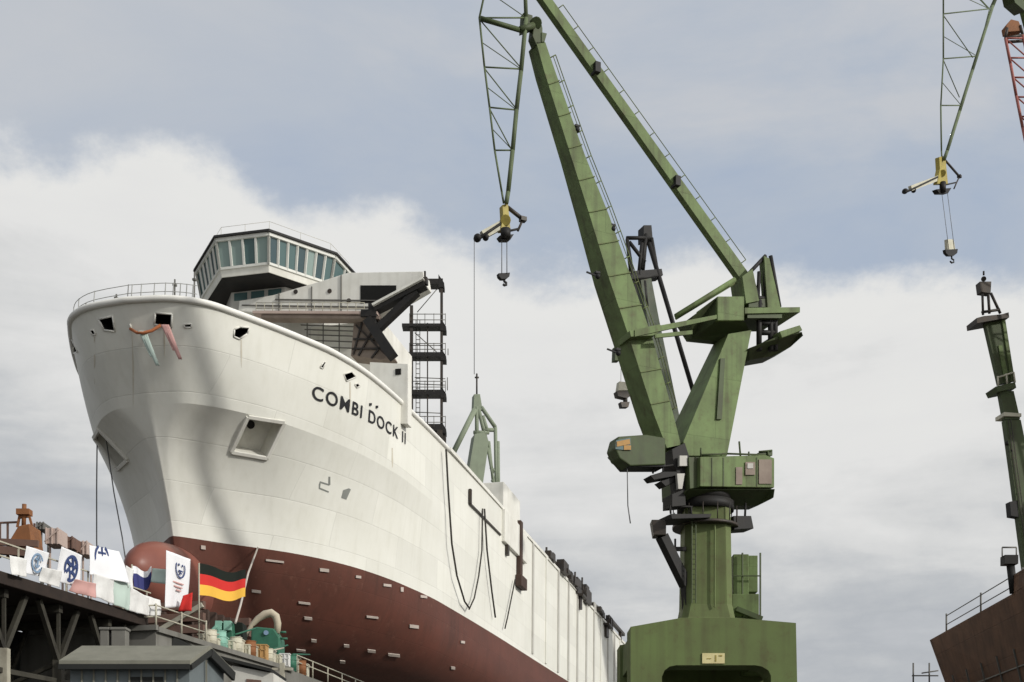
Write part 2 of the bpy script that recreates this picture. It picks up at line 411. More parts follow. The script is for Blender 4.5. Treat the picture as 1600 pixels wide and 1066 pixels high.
# ---- gunwale rim, stem bar, rope guard
def edge_line(x0, x1, side, off=(0, 0, 0), n=60, v=0.):
    out = []
    for i in range(n + 1):
        xx = x0 + (x1 - x0) * (i / n) ** 1.7; s, bb, h = hull(xx, v); out.append(loc(s, side * bb, h) + Vector(off))
    return out
line = edge_line(0, 30, -1)[::-1] + edge_line(0, 30, 1)[1:]
MB().path(line, .2, 8).build('gunwale', M['rim'], ship)
g = MB(); g.beam(loc(30, 10.85, .05), loc(LEN, 10.9, .05), .3, .3); g.beam(loc(30, -10.85, .05), loc(LEN, -10.9, .05), .3, .3)
g.build('sheer_strake', M['white'], ship)
# bulb
bb_ = MB(); bb_.ball((6.2, 0, -15.35), (5.3, 1.62, 2.3), 32, 20); bb_.build('bulbous_bow', M['bulb_red'], ship)
# railing on the forecastle, starboard side and round the stem
rl = MB()
for sd, xm in ((-1, 12.), (1, 1.0)):
    e = edge_line(.0, xm, sd, (0.25, 0, 0), 26)
    for k in (.55, 1.05): rl.path([p + Vector((.1, 0, k)) for p in e], .022, 5)
    for i, p in enumerate(e):
        if i % 3 == 0: rl.tube(p, p + Vector((.1, 0, 1.08)), .03, 5)
rl.build('bow_railing', M['rail_pale'], ship)
for px, py, ht in ((122, 500, 1.5), (170, 478, 1.2), (262, 468, 1.7), (293, 470, 2.2)):
    xx, vv, e = find(hull, px, py + 4, -1 if px < 200 else 1, 0, 12); p, n, tx, tv = frame_at(hull, xx, vv, -1 if px < 200 else 1); ms = MB(); ms.tube(p + Vector((.8, 0, 0)), p + Vector((.8, 0, ht)), .05, 6); ms.box(p + Vector((.8, 0, ht * .8)), (.2, .2, .12)); ms.build('deck_post', M['rail_grey'], ship)

# ---- name on the port bow, lettered on the plating
def hull_text(body, px0, px1, hpx, name, m, shear=0.):
    (ax, av, e1), (bx, bv, e2) = find(hull, *px0, 1, 0, 60), find(hull, *px1, 1, 0, 60)
    cu = bpy.data.curves.new('t', 'FONT'); cu.body = body; cu.size = 1; cu.shear = shear; cu.space_character = 1.18; cu.offset = .012
    to = bpy.data.objects.new('t', cu); col.objects.link(to); bpy.context.view_layer.update()
    me = bpy.data.meshes.new_from_object(to.evaluated_get(bpy.context.evaluated_depsgraph_get()))
    bpy.data.objects.remove(to, do_unlink=True)
    bm = bmesh.new(); bm.from_mesh(me)
    bmesh.ops.triangulate(bm, faces=bm.faces)
    bmesh.ops.subdivide_edges(bm, edges=[e for e in bm.edges if e.calc_length() > .25], cuts=2)
    xs = [v.co.x for v in bm.verts]; ys = [v.co.y for v in bm.verts]; x0, x1, y0, y1 = min(xs), max(xs), 0, max(ys)
    for v in bm.verts:
        t = (v.co.x - x0) / (x1 - x0); u = v.co.y / y1
        xx = lerp(ax, bx, t); vv = lerp(av, bv, t) - u * hpx
        p, n, tx, tv = frame_at(hull, xx, vv, 1); v.co = p + n * .05
    bm.to_mesh(me); bm.free(); me.materials.clear(); me.materials.append(m)
    o = bpy.data.objects.new(name, me); col.objects.link(o); o.parent = ship
    return o
hull_text('COMBI DOCK II', (488, 623), (634, 695), .064, 'ship_name', M['letter'], .14)
def patch(pxs, fun, name, m, side=1, lift=.03, thick=.05):
    mb = MB()
    for q in pxs:
        f, bk = [], []
        for (px, py) in q:
            xx, vv, e = find(fun, px, py, side, 0, 60); p, n, tx, tv = frame_at(fun, xx, vv, side); f.append(p + n * (lift + thick)); bk.append(p + n * lift)
        mb.prism(f, bk)
    return mb.build(name, m, ship)
def sq(x, y, w, h, sk=0): return [(x - w / 2, y - h / 2), (x + w / 2, y - h / 2 + sk), (x + w / 2, y + h / 2 + sk), (x - w / 2, y + h / 2)]
patch([sq(578, 632, 3, 4)], hull, 'name_dot', M['letter']); patch([sq(588, 636, 3, 4)], hull, 'name_dot', M['letter'])
for x0_, y0_, y1_ in ((147, 526, 600), (207, 518, 636), (256, 512, 560), (376, 531, 575), (546, 597, 640), (612, 700, 740)):
    patch([[(x0_, y0_), (x0_ + 1.6, y0_), (x0_ + 2.2, (y0_ + y1_) / 2), (x0_ + 1.0, y1_), (x0_ - .2, (y0_ + y1_) / 2)]], hull, 'rust_streak', M['stain'], 1 if x0_ > 240 else -1, .004, .008)
patch([[(498, 757), (500, 752), (516, 757), (514, 759), (501, 755), (500, 762), (514, 768), (513, 770), (498, 764)], [(513, 745), (516, 745), (516, 758), (513, 757)]], hull, 'thruster_mark', M['mark_grey'], 1, .004, .012)
patch([[(536, 766), (545, 763), (548, 765), (541, 781), (533, 778)]], hull, 'draught_mark', M['mark_grey'], 1, .004, .012)
# anodes and weld tabs on the underbody
for (px, py, w, h) in ((317, 855, 7, 6), (429, 875, 28, 3), (506, 890, 14, 5), (559, 901, 8, 4), (604, 914, 12, 4), (627, 921, 4, 7), (661, 932, 10, 4), (400, 923, 14, 4), (475, 941, 18, 3), (581, 963, 18, 3), (646, 978, 14, 5), (490, 1000, 8, 4), (470, 1015, 14, 3), (541, 1008, 8, 4), (580, 1016, 12, 4), (615, 1022, 18, 4), (722, 1003, 6, 4), (707, 1043, 6, 4), (535, 1033, 8, 4), (481, 965, 12, 4)):
    patch([sq(px, py, w, h, w * .12)], hull_low, 'hull_anode', M['anode'], 1, .02, .07)

# ---- port side aft: slot, box, frames, clutter on the rail
B = 10.9
def side_pt(px, py, p=B):
    """point on the flat port side seen at a photo pixel"""
    r = SHIPI.to_3x3() @ ray(px, py); o = SHIPI @ Vector((0, 0, CZ)); k = (-p - o.y) / r.y
    return o + r * k
a, c = side_pt(733, 787), side_pt(781, 836)
sl = MB(); sl.beam(a + Vector((0, -.08, 0)), c + Vector((0, -.08, 0)), .12, .15); sl.box(a + Vector((0, -.1, .6)), (.35, .2, 1.2)); sl.box(c + Vector((2.2, -.15, -.6)), (.6, .3, 1.5)); sl.build('side_rubbing_bar', M['steel'], ship)
a = side_pt(781, 812)
bx = MB(); bx.box((a.x + 4.2, -B + 1.1, 1.2), (6.5, 2.4, 2.6)); bx.box((a.x + 5.2, -B - .1, -1.6), (9, .45, 3.0)); ob = bx.build('side_deckhouse', M['white'], ship, .05)
a = side_pt(806, 872)
bx = MB(); bx.box((a.x + .6, -B - .25, a.z + 1.0), (.9, .4, 5.4)); bx.box((a.x + .9, -B - .35, a.z - 2.2), (2.4, .6, 1.1)); bx.build('pilot_door', M['brown_dark'], ship, .04)
for px in (832, 853, 872, 888, 902, 916, 928, 939, 950, 960, 969):
    a = side_pt(px, 900)
    MB().box((a.x, -B - .05, -5.75), (.3 + a.x * .004, .16, 11.3)).build('side_frame', M['hull_white'] if px % 2 else M['offwhite'], ship)
cl = MB()
for i in range(26):
    px = 858 + 92 * (i / 25); a = side_pt(px, 883 + (px - 858) * 1.05)
    k = random.uniform(.3, 1.4); big = 1.7 if 895 < px < 918 or 938 < px < 952 else 1
    cl.box((a.x, -B + random.uniform(-.2, .8), .4 + .2 * k), (random.uniform(1, 2.4), random.uniform(.6, 1.4), k * big))
    if i % 3 == 0: cl.tube((a.x, -B + .3, 0), (a.x, -B + .3, 2.2 * k), .12, 6)
cl.build('deck_gear', M['steel'], ship)
cl = MB()
for i in range(9):
    a = side_pt(864 + 11 * i + random.uniform(-4, 4), 890 + 11 * i); cl.box((a.x, -B + random.uniform(.4, 1.6), .5), (random.uniform(1.5, 4), 1.2, random.uniform(.8, 2.2)))
cl.build('deck_box', M['offwhite'], ship)
for px, w_ in ((904, 2.4), (946, 3.4)):
    cl = MB(); a = side_pt(px, 950); cl.box((a.x, -B - .3, -.4), (w_, 1, .25)); cl.box((a.x, -B - .1, -1.2), (w_ * .5, .5, 1.4))
    for dx in (-.5, 0, .5): cl.tube((a.x + w_ * dx * .9, -B - .75, -.4), (a.x + w_ * dx * .9, -B - .75, .8), .06, 5)
    cl.tube((a.x - w_ * .45, -B - .75, .8), (a.x + w_ * .45, -B - .75, .8), .05, 5); cl.build('side_platform', M['steel'], ship)
cl = MB(); a = side_pt(962, 985); cl.box((a.x, -B, 1.2), (14, .5, .4)); cl.box((a.x - 4, -B, .5), (.5, .4, 1.2)); cl.box((a.x + 4, -B, .5), (.5, .4, 1.2)); cl.build('stern_beam', M['steel'], ship)
MB().box((LEN + .25, 0, -6), (.5, 21.4, 12)).build('transom', M['steel'], ship)

# ---- superstructure
def sp(px, py, s):
    """ship-local point on the athwartship plane at distance s"""
    r = SHIPI.to_3x3() @ ray(px, py); o = SHIPI @ Vector((0, 0, CZ)); k = (s - o.x) / r.x
    return o + r * k
br = MB()
# wheelhouse plan, bows forward: aft x, starboard y
def wh(s0, half, mid, back, z, flare=0):
    return [Vector((s0 - flare, 0, z)), Vector((s0 + mid - flare * .7, -half - flare * .5, z)), Vector((s0 + back, -half - flare, z)), Vector((s0 + 7, -half + .6, z)), Vector((s0 + 7, half - .6, z)), Vector((s0 + back, half + flare, z)), Vector((s0 + mid - flare * .7, half + flare * .5, z))]
S0, PC = 19.6, 1.9                       # bow face of the bridge, its middle a little to starboard
h_top, h_sill, h_bot = 13.35, 11.2, 10.65
def ringp(f, z): return [Vector((S0 - f, PC - 1.9 - f * .4, z)), Vector((S0 + 4.1 - f * .4, PC - 5.0 - f, z)), Vector((S0 + 7.5, PC - 5.2 - f, z)), Vector((S0 + 10, PC - 4.7, z)), Vector((S0 + 10, PC + 5.2, z)), Vector((S0 + 7.5, PC + 5.7 + f, z)), Vector((S0 + 4.1 - f * .4, PC + 5.5 + f, z)), Vector((S0 - f, PC + 1.9 + f * .4, z))]
br.prism(ringp(.0, h_bot), ringp(.15, h_sill))
bridge = br.build('wheelhouse', M['white'], ship, .03)
bot = MB(); bot.prism(ringp(-.4, h_bot - .12), ringp(-.03, h_bot - .004)); bot.build('wheelhouse_underside', M['black'], bridge)  # coloured black to carry the shade under the bridge floor
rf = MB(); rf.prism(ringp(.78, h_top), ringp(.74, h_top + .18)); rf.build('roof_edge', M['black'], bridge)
rf = MB(); rf.prism(ringp(.68, h_top + .184), ringp(.1, h_top + .5)); rf.build('roof', M['cream'], bridge)
inner = MB(); inner.prism(ringp(-.7, h_sill + .002), ringp(-.4, h_top - .002)); inner.build('bridge_interior', M['dark'], bridge)
lo_, hi_ = ringp(.15, h_sill), ringp(.55, h_top)
fr = MB(); panes = MB()
for i, nwin in ((7, 4), (0, 7), (1, 2), (6, 6), (5, 2), (2, 2)):
    a0, a1, b0, b1 = lo_[i], lo_[(i + 1) % 8], hi_[i], hi_[(i + 1) % 8]
    for k in range(nwin + 1):
        t = k / nwin; fr.beam(a0.lerp(a1, t), b0.lerp(b1, t), .2 if k in (0, nwin) else .14, .16)
    fr.beam(b0 + Vector((0, 0, -.1)), b1 + Vector((0, 0, -.1)), .16, .3); fr.beam(a0 + Vector((0, 0, .03)), a1 + Vector((0, 0, .03)), .16, .18)
    for k in range(nwin):
        p = [a0.lerp(a1, (k + .04) / nwin), a0.lerp(a1, (k + .96) / nwin), b0.lerp(b1, (k + .96) / nwin), b0.lerp(b1, (k + .04) / nwin)]
        nn = (p[1] - p[0]).cross(p[2] - p[0]).normalized(); ctr = Vector((S0 + 5, PC, 12))
        if nn.dot(p[0] - ctr) < 0: nn = -nn
        w = MB(); w.prism([q - nn * .05 for q in p], [q - nn * .08 for q in p]); w.build('bridge_window', M[('glass_pale', 'glass_pale', 'glass')[k % 3] if i == 7 else ('glass_dark', 'glass', 'glass', 'glass_dark', 'glass_pale')[(k + i) % 5]], bridge)
fr.build('window_frame', M['window_frame'], bridge)
rr = MB()
tp = ringp(.1, h_top + .5)
for i in (6, 7, 0, 1):
    rr.tube(tp[i] + Vector((0, 0, .55)), tp[(i + 1) % 8] + Vector((0, 0, .55)), .013, 5)
    for t in (0, .5): q = tp[i].lerp(tp[(i + 1) % 8], t); rr.tube(q, q + Vector((0, 0, .55)), .013, 5)
rr.build('roof_railing', M['pale_rail'], bridge)
# tower under the bridge
def towp(z): return [Vector((S0 + x_, PC + y_, z)) for x_, y_ in ((2.2, -2.2), (5, -4.6), (9, -4.6), (9, 4.2), (5, 4.2), (2.2, 2.2))]
tw = MB(); tw.prism(towp(0), towp(h_bot - .13))
tower = tw.build('bridge_tower', M['offwhite'], ship)
for yy in (1.4, 0, -1.4):
    w = MB(); w.box((S0 + 2.17, PC + yy, 10.12), (.08, 1.05, .55)); w = w.build('tower_window', M['glass'], tower)
# accommodation block: forward face athwartships, reaching out to the port side
SA = 21.3
blk_px = [(372, 486), (374, 470), (427, 461), (503, 439), (544, 426), (661, 424), (664, 443), (590, 486), (564, 492), (415, 490)]
fp = [sp(px, py, SA) for px, py in blk_px]
bk = MB(); bk.prism(fp, [p + Vector((1.6, 0, 0)) for p in fp]); block = bk.build('accommodation_block', M['white'], ship, .04)
q = [sp(px, py, SA - .03) for px, py in ((563, 446), (619, 446), (619, 459), (597, 472), (563, 474))]
bk = MB(); bk.prism(q, [p + Vector((.05, 0, 0)) for p in q]); bk.build('block_opening', M['dark'], block)
for px, py in ((462, 456), (515, 455), (545, 470)):
    c = sp(px, py, SA - .02); bk = MB(); bk.tube(c + Vector((-.04, 0, 0)), c + Vector((.05, 0, 0)), .17, 10); bk.build('porthole', M['steel'], block)
e0, e1 = sp(398, 491, SA - .6), sp(592, 492, SA - .6)
bk = MB(); bk.beam(e0, e1, .8, .18); bk.build('deck_edge_primer', M['pink'], block)
bk = MB(); e0, e1 = sp(412, 498, SA - .4), sp(596, 500, SA - .4); bk.beam(e0, e1, .9, .22)
bk.build('deck_underside', M['primer_grey'], block)
bk = MB()
for p_, q_ in (((378, 477), (586, 480)), ((430, 468), (600, 470)), ((487, 448), (487, 490)), ((533, 430), (533, 488)), ((436, 458), (436, 488))): bk.beam(sp(*p_, SA - .05), sp(*q_, SA - .05), .07, .07)
bk.build('block_rail', M['rail_grey'], block)
bk = MB()
for i in range(14):
    a_ = sp(400 + i * 13, 491, SA - .9); bk.tube(a_, a_ + Vector((0, 0, .85)), .03, 5)
for k in (.42, .85): bk.tube(sp(400, 491, SA - .9) + Vector((0, 0, k)), sp(569, 491, SA - .9) + Vector((0, 0, k)), .025, 5)
bk.build('deck_railing', M['pale_rail'], block)
# house below the overhang with rails
e0, e1 = sp(395, 520, 23.0), sp(594, 520, 23.0)
hb = MB(); hb.box(((27.0), (e0.y + e1.y) / 2, 4.0), (7, abs(e0.y - e1.y), 8.0)); lower = hb.build('lower_house', M['white'], ship)
hb = MB()
for k, yy in enumerate((512, 519, 527, 536, 546)): hb.beam(sp(470 + 6 * k, yy - 4, 22.6), sp(592, yy, 22.6), .07, .07)
for px in (480, 505, 530, 556, 580): hb.beam(sp(px, 505, 22.6), sp(px, 552, 22.6), .07, .07)
hb.build('house_rail', M['rail_grey'], lower)
fb = [sp(px, py, 19.3) for px, py in ((578, 566), (637, 569), (637, 662), (578, 662))]
hb = MB(); hb.prism(fb, [p + Vector((.9, 0, 0)) for p in fb]); bw = hb.build('bulwark_wing', M['white'], ship)
c = sp(622, 581, 19.27); hb = MB(); hb.box(c, (.06, .42, .42)); hb.build('wing_port', M['dark'], bw)
# raking trunk with brown sides, and the dark gantry frame to port
q = [sp(px, py, 21.2) for px, py in ((553, 500), (582, 500), (612, 556), (596, 562), (548, 556))]
hb = MB(); hb.prism(q, [p + Vector((1.4, 0, 0)) for p in q]); trk = hb.build('raking_trunk', M['primer_grey'], ship, .03)
hb = MB()
for p_, q_ in (((556, 508), (604, 556)), ((566, 502), (552, 554)), ((580, 520), (560, 556)), ((552, 530), (600, 530)), ((596, 540), (580, 560)), ((550, 545), (606, 545))): hb.beam(sp(*p_, 21.1), sp(*q_, 21.1), .12, .12)
hb.build('trunk_ladder', M['steel'], trk)
gt = MB()
def gbeam(p, q2, w, h, s=20.6): gt.beam(sp(*p, s), sp(*q2, s), w, h)
gbeam((586, 484), (664, 444), .8, .55); gbeam((590, 515), (652, 456), .6, .45); gbeam((583, 476), (583, 515), .6, .55); gbeam((575, 500), (614, 558), .7, .7)
gt.beam(sp(566, 492, 20.6), sp(590, 492, 20.6), .7, .5)
gt.build('gantry_frame', M['black'], ship)
gt = MB(); gt.beam(sp(583, 478, 20.2), sp(662, 436, 20.2), .5, .16); gt.build('gantry_top_plate', M['white'], ship)
gt = MB(); gt.beam(sp(664, 432, 20.6), sp(664, 424, 20.6), .12, .12); gt.box(sp(664, 440, 20.6), (.4, .4, .5)); gt.build('gantry_lamp', M['steel'], ship)

# ------------------------------------------------------------------ scaffold tower beside the bow
YS = 105.5
so = W(666, 700, YS); so.z = 31.8
sc_ = empty('scaffold_tower', so, 'dark steel scaffold tower with stacked platforms on the ship deck aft of its name', 'scaffold')
def spart(fn, name, m, bevel=0):
    mb = MB(); fn(mb); return mb.build(name, m, sc_, bevel, so)
for px, top, w in ((643, 478, .26), (668, 505, .1), (690, 436, .22)):
    for yy in (YS, YS + 1.0):
        a = W(px, 690, yy); a.z = 31.8; spart(lambda mb: mb.beam(a, W(px, top, yy), w, w), 'post', M['steel'])
for py, x0, x1, th in ((440, 664, 694, .55), (508, 628, 697, .3), (554, 616, 697, .45), (613, 632, 697, .5), (668, 640, 697, .7)):
    a, b2 = W(x0, py, YS - .2), W(x1 - 9, py, YS - .2)
    def f(mb):
        mb.beam(a + Vector((0, .5, 0)), b2 + Vector((0, .5, 0)), 1.1, th * .8)
        e = W(x1, py + 4, YS - .2)
        mb.prism([b2 + Vector((0, 0, .6)), e + Vector((0, 0, .1)), e + Vector((0, 0, -.25)), b2 + Vector((0, 0, -.45))], [v + Vector((0, 1.1, 0)) for v in (b2 + Vector((0, 0, .6)), e + Vector((0, 0, .1)), e + Vector((0, 0, -.25)), b2 + Vector((0, 0, -.45)))])
    spart(f, 'platform', M['black'])
def f(mb):
    for (p, q2) in (((652, 488), (688, 446)), ((648, 520), (682, 550)), ((648, 508), (690, 508)), ((640, 540), (690, 540)), ((648, 590), (696, 592)), ((648, 600), (696, 602)), ((646, 644), (690, 646)), ((700, 545), (700, 555)), ((699, 590), (699, 610))):
        mb.tube(W(*p, YS), W(*q2, YS), .04, 5)
spart(f, 'brace', M['rail_grey'])
for py in (508, 554, 613, 668):
    def f(mb):
        for yy in (YS - .25, YS + 1.1):
            for k in (8, 17): mb.tube(W(640, py - k, yy), W(696, py - k, yy), .035, 5)
        for px in (640, 652, 664, 678, 696): mb.tube(W(px, py, YS - .25), W(px, py - 18, YS - .25), .03, 5)
    spart(f, 'guard_rail', M['rail_grey'])
def f(mb):
    for i in range(22):
        y_ = 508 + i * 7.6; mb.tube(W(650, y_, YS + .3), W(656, y_, YS + .3), .03, 4)
    for px in (650, 656): mb.tube(W(px, 500, YS + .3), W(px, 676, YS + .3), .035, 5)
spart(f, 'scaffold_ladder', M['rail_grey'])
def f(mb):
    for i in range(9): mb.box(W(648 + i * 5.6, 662 + i * 3.2 + random.uniform(-5, 3), YS + random.uniform(-.4, .6)), (random.uniform(.2, .5), .6, random.uniform(.2, .9)))
spart(f, 'stage_clutter', M['steel'])

# ------------------------------------------------------------------ cranes
class Crane:
    """a slewing crane: local x = outreach, y = its camera-side flank, z = up; photo pixels give points in its own vertical plane"""
    def __init__(s, name, X, Y, a, label, z=0.):
        s.base = Vector((X, Y, z)); s.d = Vector((-math.cos(R(a)), -math.sin(R(a)), 0)); s.n = Vector((math.sin(R(a)), -math.cos(R(a)), 0))
        m = Matrix(((s.d.x, s.n.x, 0, X), (s.d.y, s.n.y, 0, Y), (0, 0, 1, z), (0, 0, 0, 1))); s.inv = m.inverted()
        s.root = empty(name, None, label, 'crane', mat=m); s.face(a)
    def face(s, a):
        s.pn = Vector((math.sin(R(a)), -math.cos(R(a)), 0)); s.tv = s.inv.to_3x3() @ s.pn      # flank that the next parts are laid out on
    def p(s, px, py, w=0.):
        r = ray(px, py); o = Vector((0, 0, CZ)); k = (w + s.pn.dot(s.base - o)) / s.pn.dot(r)
        return s.inv @ (o + r * k)
    def plate(s, mb, pts, wf, t):
        ws = wf if isinstance(wf, (list, tuple)) else [wf] * len(pts)
        f = [s.p(*q, k) for q, k in zip(pts, ws)]; ts = t if isinstance(t, (list, tuple)) else [t] * len(f)
        mb.prism(f, [v - s.tv * k for v, k in zip(f, ts)])
    def part(s, name, m, pts, wf, t, bevel=.03, parent=None):
        mb = MB(); s.plate(mb, pts, wf, t); return mb.build(name, m, parent or s.root, bevel)
    def bars(s, mb, segs, w, r):
        for (a, b2) in segs: mb.tube(s.p(*a, w), s.p(*b2, w), r, 6)

G = Crane('portal_crane', 10.37, 68.0, 26, 'tall green portal crane standing to the right of the ship, jib raised steeply')
root = G.root; G.face(22)
# portal (square to the ground tracks, so built in world axes)
def wl(v): return G.inv @ Vector(v)
def portal_frame(Y):
    def X(px): return (px - CX) / F * 64
    def Z(py): return (YH - py) / F * 64 + CZ
    out = [(X(985), 0), (X(985), Z(980)), (X(1064), Z(966)), (X(1150), Z(966)), (X(1243), Z(974)), (X(1251), 0)]
    inn = [(X(1206), 0), (X(1204), Z(1056)), (X(1200), Z(1048)), (X(1190), Z(1042)), (X(1180), Z(1040)), (X(1056), Z(1040)), (X(1046), Z(1042)), (X(1038), Z(1048)), (X(1034), Z(1058)), (X(1034), 0)]
    return out, inn
out, inn = portal_frame(64)
bm = bmesh.new()
def frame_solid(y0, y1, dz):
    mb = MB()
    # legs and head as three convex solids that butt
    L_ = [out[0], out[1], (inn[8][0], out[1][1] + (inn[8][0] - out[1][0]) * .0), inn[8], inn[9]]
    f = lambda pts: mb.prism([wl((x, y0, z)) for x, z in pts], [wl((x, y1, z)) for x, z in pts])
    poly = out + [(x, z - dz if z > 0 else 0) for x, z in inn]
    mb.prism([wl((x, y0, z)) for x, z in poly], [wl((x, y1, z)) for x, z in poly])
    return mb
for y0, y1 in ((63.9, 65.9), (70.2, 72.2)):
    mb = frame_solid(y0, y1, 0 if y0 < 65 else 1.1)
    o = mb.build('portal_frame', M['green_portal'], root)
    bm = bmesh.new(); bm.from_mesh(o.data); bmesh.ops.triangulate(bm, faces=[f for f in bm.faces if len(f.verts) > 6], ngon_method='EAR_CLIP'); bm.to_mesh(o.data); bm.free()
mb = MB(); zt = out[2][1]; zb = inn[4][1]
cxp = (out[0][0] + out[-1][0]) / 2
for xx in (out[0][0] + .95, out[-1][0] - 1.1):
    mb = MB(); mb.prism([wl(v) for v in ((xx - .8, 65.9, zb + .2), (xx + .8, 65.9, zb + .2), (xx + .8, 65.9, zt - .6), (xx - .8, 65.9, zt - .6))], [wl(v) for v in ((xx - .8, 70.2, zb + .2), (xx + .8, 70.2, zb + .2), (xx + .8, 70.2, zt - .6), (xx - .8, 70.2, zt - .6))])
    mb.build('portal_side_beam', M['green'], root)
mb = MB(); cw = 2.1
mb.prism([wl(v) for v in ((cxp - cw, 65.9, zt - 1.6), (cxp + cw, 65.9, zt - 1.6), (cxp + cw, 65.9, zt - .02), (cxp - cw, 65.9, zt - .02))], [wl(v) for v in ((cxp - cw, 70.2, zt - 1.6), (cxp + cw, 70.2, zt - 1.6), (cxp + cw, 70.2, zt - .02), (cxp - cw, 70.2, zt - .02))])
mb.build('portal_centre_beam', M['green'], root)
for (bx_, by_) in ((out[0][0] + .9, 64.9), (out[-1][0] - .9, 64.9), (out[0][0] + .9, 71.2), (out[-1][0] - .9, 71.2)):
    mb = MB(); mb.prism([wl((bx_ + dx, by_ + dy, .02)) for dx, dy in ((-1.2, -1.3), (1.2, -1.3), (1.2, 1.3), (-1.2, 1.3))], [wl((bx_ + dx, by_ + dy, 1.0)) for dx, dy in ((-1.1, -1.2), (1.1, -1.2), (1.1, 1.2), (-1.1, 1.2))])
    mb.build('bogie', M['green_dark'], root, .05)
sg = MB()
X7 = lambda px: (px - CX) / F * 63.9
Z7 = lambda py: (YH - py) / F * 63.9 + CZ
sg.prism([wl((X7(a_), 63.84, Z7(b_))) for a_, b_ in ((1097, 1021), (1132, 1021), (1132, 1037), (1097, 1037))], [wl((X7(a_), 63.89, Z7(b_))) for a_, b_ in ((1097, 1021), (1132, 1021), (1132, 1037), (1097, 1037))])
sgo = sg.build('crane_sign', M['yellow_sign'], root)
sg = MB()
for a_, b_, c_, d_ in ((1117, 1024, 1119, 1034), (1123, 1024, 1128, 1026), (1104, 1029, 1111, 1030)):
    sg.prism([wl((X7(p_), 63.82, Z7(q_))) for p_, q_ in ((a_, b_), (c_, b_), (c_, d_), (a_, d_))], [wl((X7(p_), 63.83, Z7(q_))) for p_, q_ in ((a_, b_), (c_, b_), (c_, d_), (a_, d_))])
sg.build('sign_marking', M['yellow'], sgo)
# column: eight-sided, flared foot
def octa(cx, cy, hw, ch, z): return [wl((cx + a_ * 1, cy + b_, z)) for a_, b_ in ((-hw + ch, -hw), (hw - ch, -hw), (hw, -hw + ch), (hw, hw - ch), (hw - ch, hw), (-hw + ch, hw), (-hw, hw - ch), (-hw, -hw + ch))]
zc0 = zt; zc1 = (YH - 793) / F * 67 + CZ
cxx = 10.27
mb = MB()
secs = [(zc0 - .05, 1.7, .2), (zc0 + .5, 1.39, .3), (zc0 + 1.2, 1.27, .33), (zc1, 1.19, .33)]
for (za, ha, ca), (zb2, hb2, cb2) in zip(secs, secs[1:]):
    mb.prism(octa(cxx, 68, ha, ca, za), octa(cxx, 68, hb2, cb2, zb2))
colm = mb.build('column', M['green_old'], root)
mb = MB()
for px in (1117,): mb.beam(wl(((px - CX) / F * 66.5, 66.56, zc0 + 1)), wl(((px - CX) / F * 66.6, 66.62, zc1 - 1)), .06, .08)
mb.build('column_rib', M['green_old'], colm)
mb = MB(); lx = lambda px: (px - CX) / F * 66.3
for px in (1082, 1088): mb.beam(wl((lx(px), 66.5, zc0 + 1.2)), wl((lx(px), 66.5, zc1 - .8)), .05, .05)
for i in range(16): z_ = lerp(zc0 + 1.4, zc1 - 1, i / 15); mb.beam(wl((lx(1082), 66.5, z_)), wl((lx(1088), 66.5, z_)), .04, .04)
mb.build('ladder', M['green_dark'], colm)
# stair tower behind the column, right
mb = MB()
for px0, px1, py0, py1, y0, y1 in ((1146, 1170, 866, 930, 68.5, 70), (1169, 1184, 868, 925, 69, 70.5), (1144, 1186, 928, 962, 68.2, 70.5)):
    f = [W(px0, py0, y0), W(px1, py0, y0), W(px1, py1, y0), W(px0, py1, y0)]; mb.prism([wl(v) for v in f], [wl(v + Vector((0, y1 - y0, 0))) for v in f])
mb.build('stair_tower', M['green'], root, .03)
mb = MB()
for px in (1160, 1188): mb.beam(wl(W(px, 864, 68.3)), wl(W(px, 966, 68.3)), .07, .07)
for py in (900, 966): mb.beam(wl(W(1146, py, 68.25)), wl(W(1189, py, 68.25)), .06, .06)
mb.beam(wl(W(1150, 952, 68.1)), wl(W(1190, 968, 68.1)), .5, .25)
mb.build('stair_rail', M['green_dark'], root)
# slewing ring and platforms
mb = MB()
c = wl((cxx, 68, 0))
mb.tube((c.x, c.y, zc1), (c.x, c.y, zc1 + .5), 1.5, 28); mb.tube((c.x, c.y, zc1 + .5), (c.x, c.y, zc1 + 1.1), 1.35, 28)
mb.build('slewing_ring', M['black'], root)
mb = MB(); mb.tube((c.x, c.y, zc1 - .9), (c.x, c.y, zc1 - .75), 1.75, 24)
for i in range(14):
    t = 2 * math.pi * i / 14; q = Vector((c.x + 1.7 * math.cos(t), c.y + 1.7 * math.sin(t), zc1 - .75)); mb.tube(q, q + Vector((0, 0, .9)), .03, 5)
mb.build('ring_platform', M['steel'], root)
# machinery house
house = G.part('machinery_house', M['green'], [(1094, 714), (1196, 711), (1210, 716), (1210, 762), (1094, 760)], 1.6, 3.6)
G.part('house_base', M['green_dark'], [(1076, 764), (1211, 764), (1209, 778), (1185, 790), (1066, 790), (1062, 780)], [1.5, 1.5, 1.2, .1, .1, .6], [2.2, 2.2, 2.0, 1.0, 1.0, 1.4])  # darker green carries the shade below the house
G.part('house_shaded_side', M['green_dark'], [(1076, 714), (1093, 714), (1093, 762), (1078, 764)], 1.3, 3.0)  # left end of the house, its shade put into the darker green
mb = MB()
G.plate(mb, [(1165, 722), (1180, 722), (1180, 742), (1165, 742)], 1.68, .05); G.plate(mb, [(1186, 718), (1206, 718), (1206, 756), (1186, 756)], 1.66, .05)
G.plate(mb, [(1150, 730), (1160, 730), (1160, 757), (1150, 757)], 1.65, .03)
mb.build('house_louvre', M['primer_grey'], house)
mb = MB(); G.plate(mb, [(1168, 724), (1177, 724), (1177, 732), (1168, 732)], 1.72, .03); mb.build('house_lamp', M['offwhite'], house)
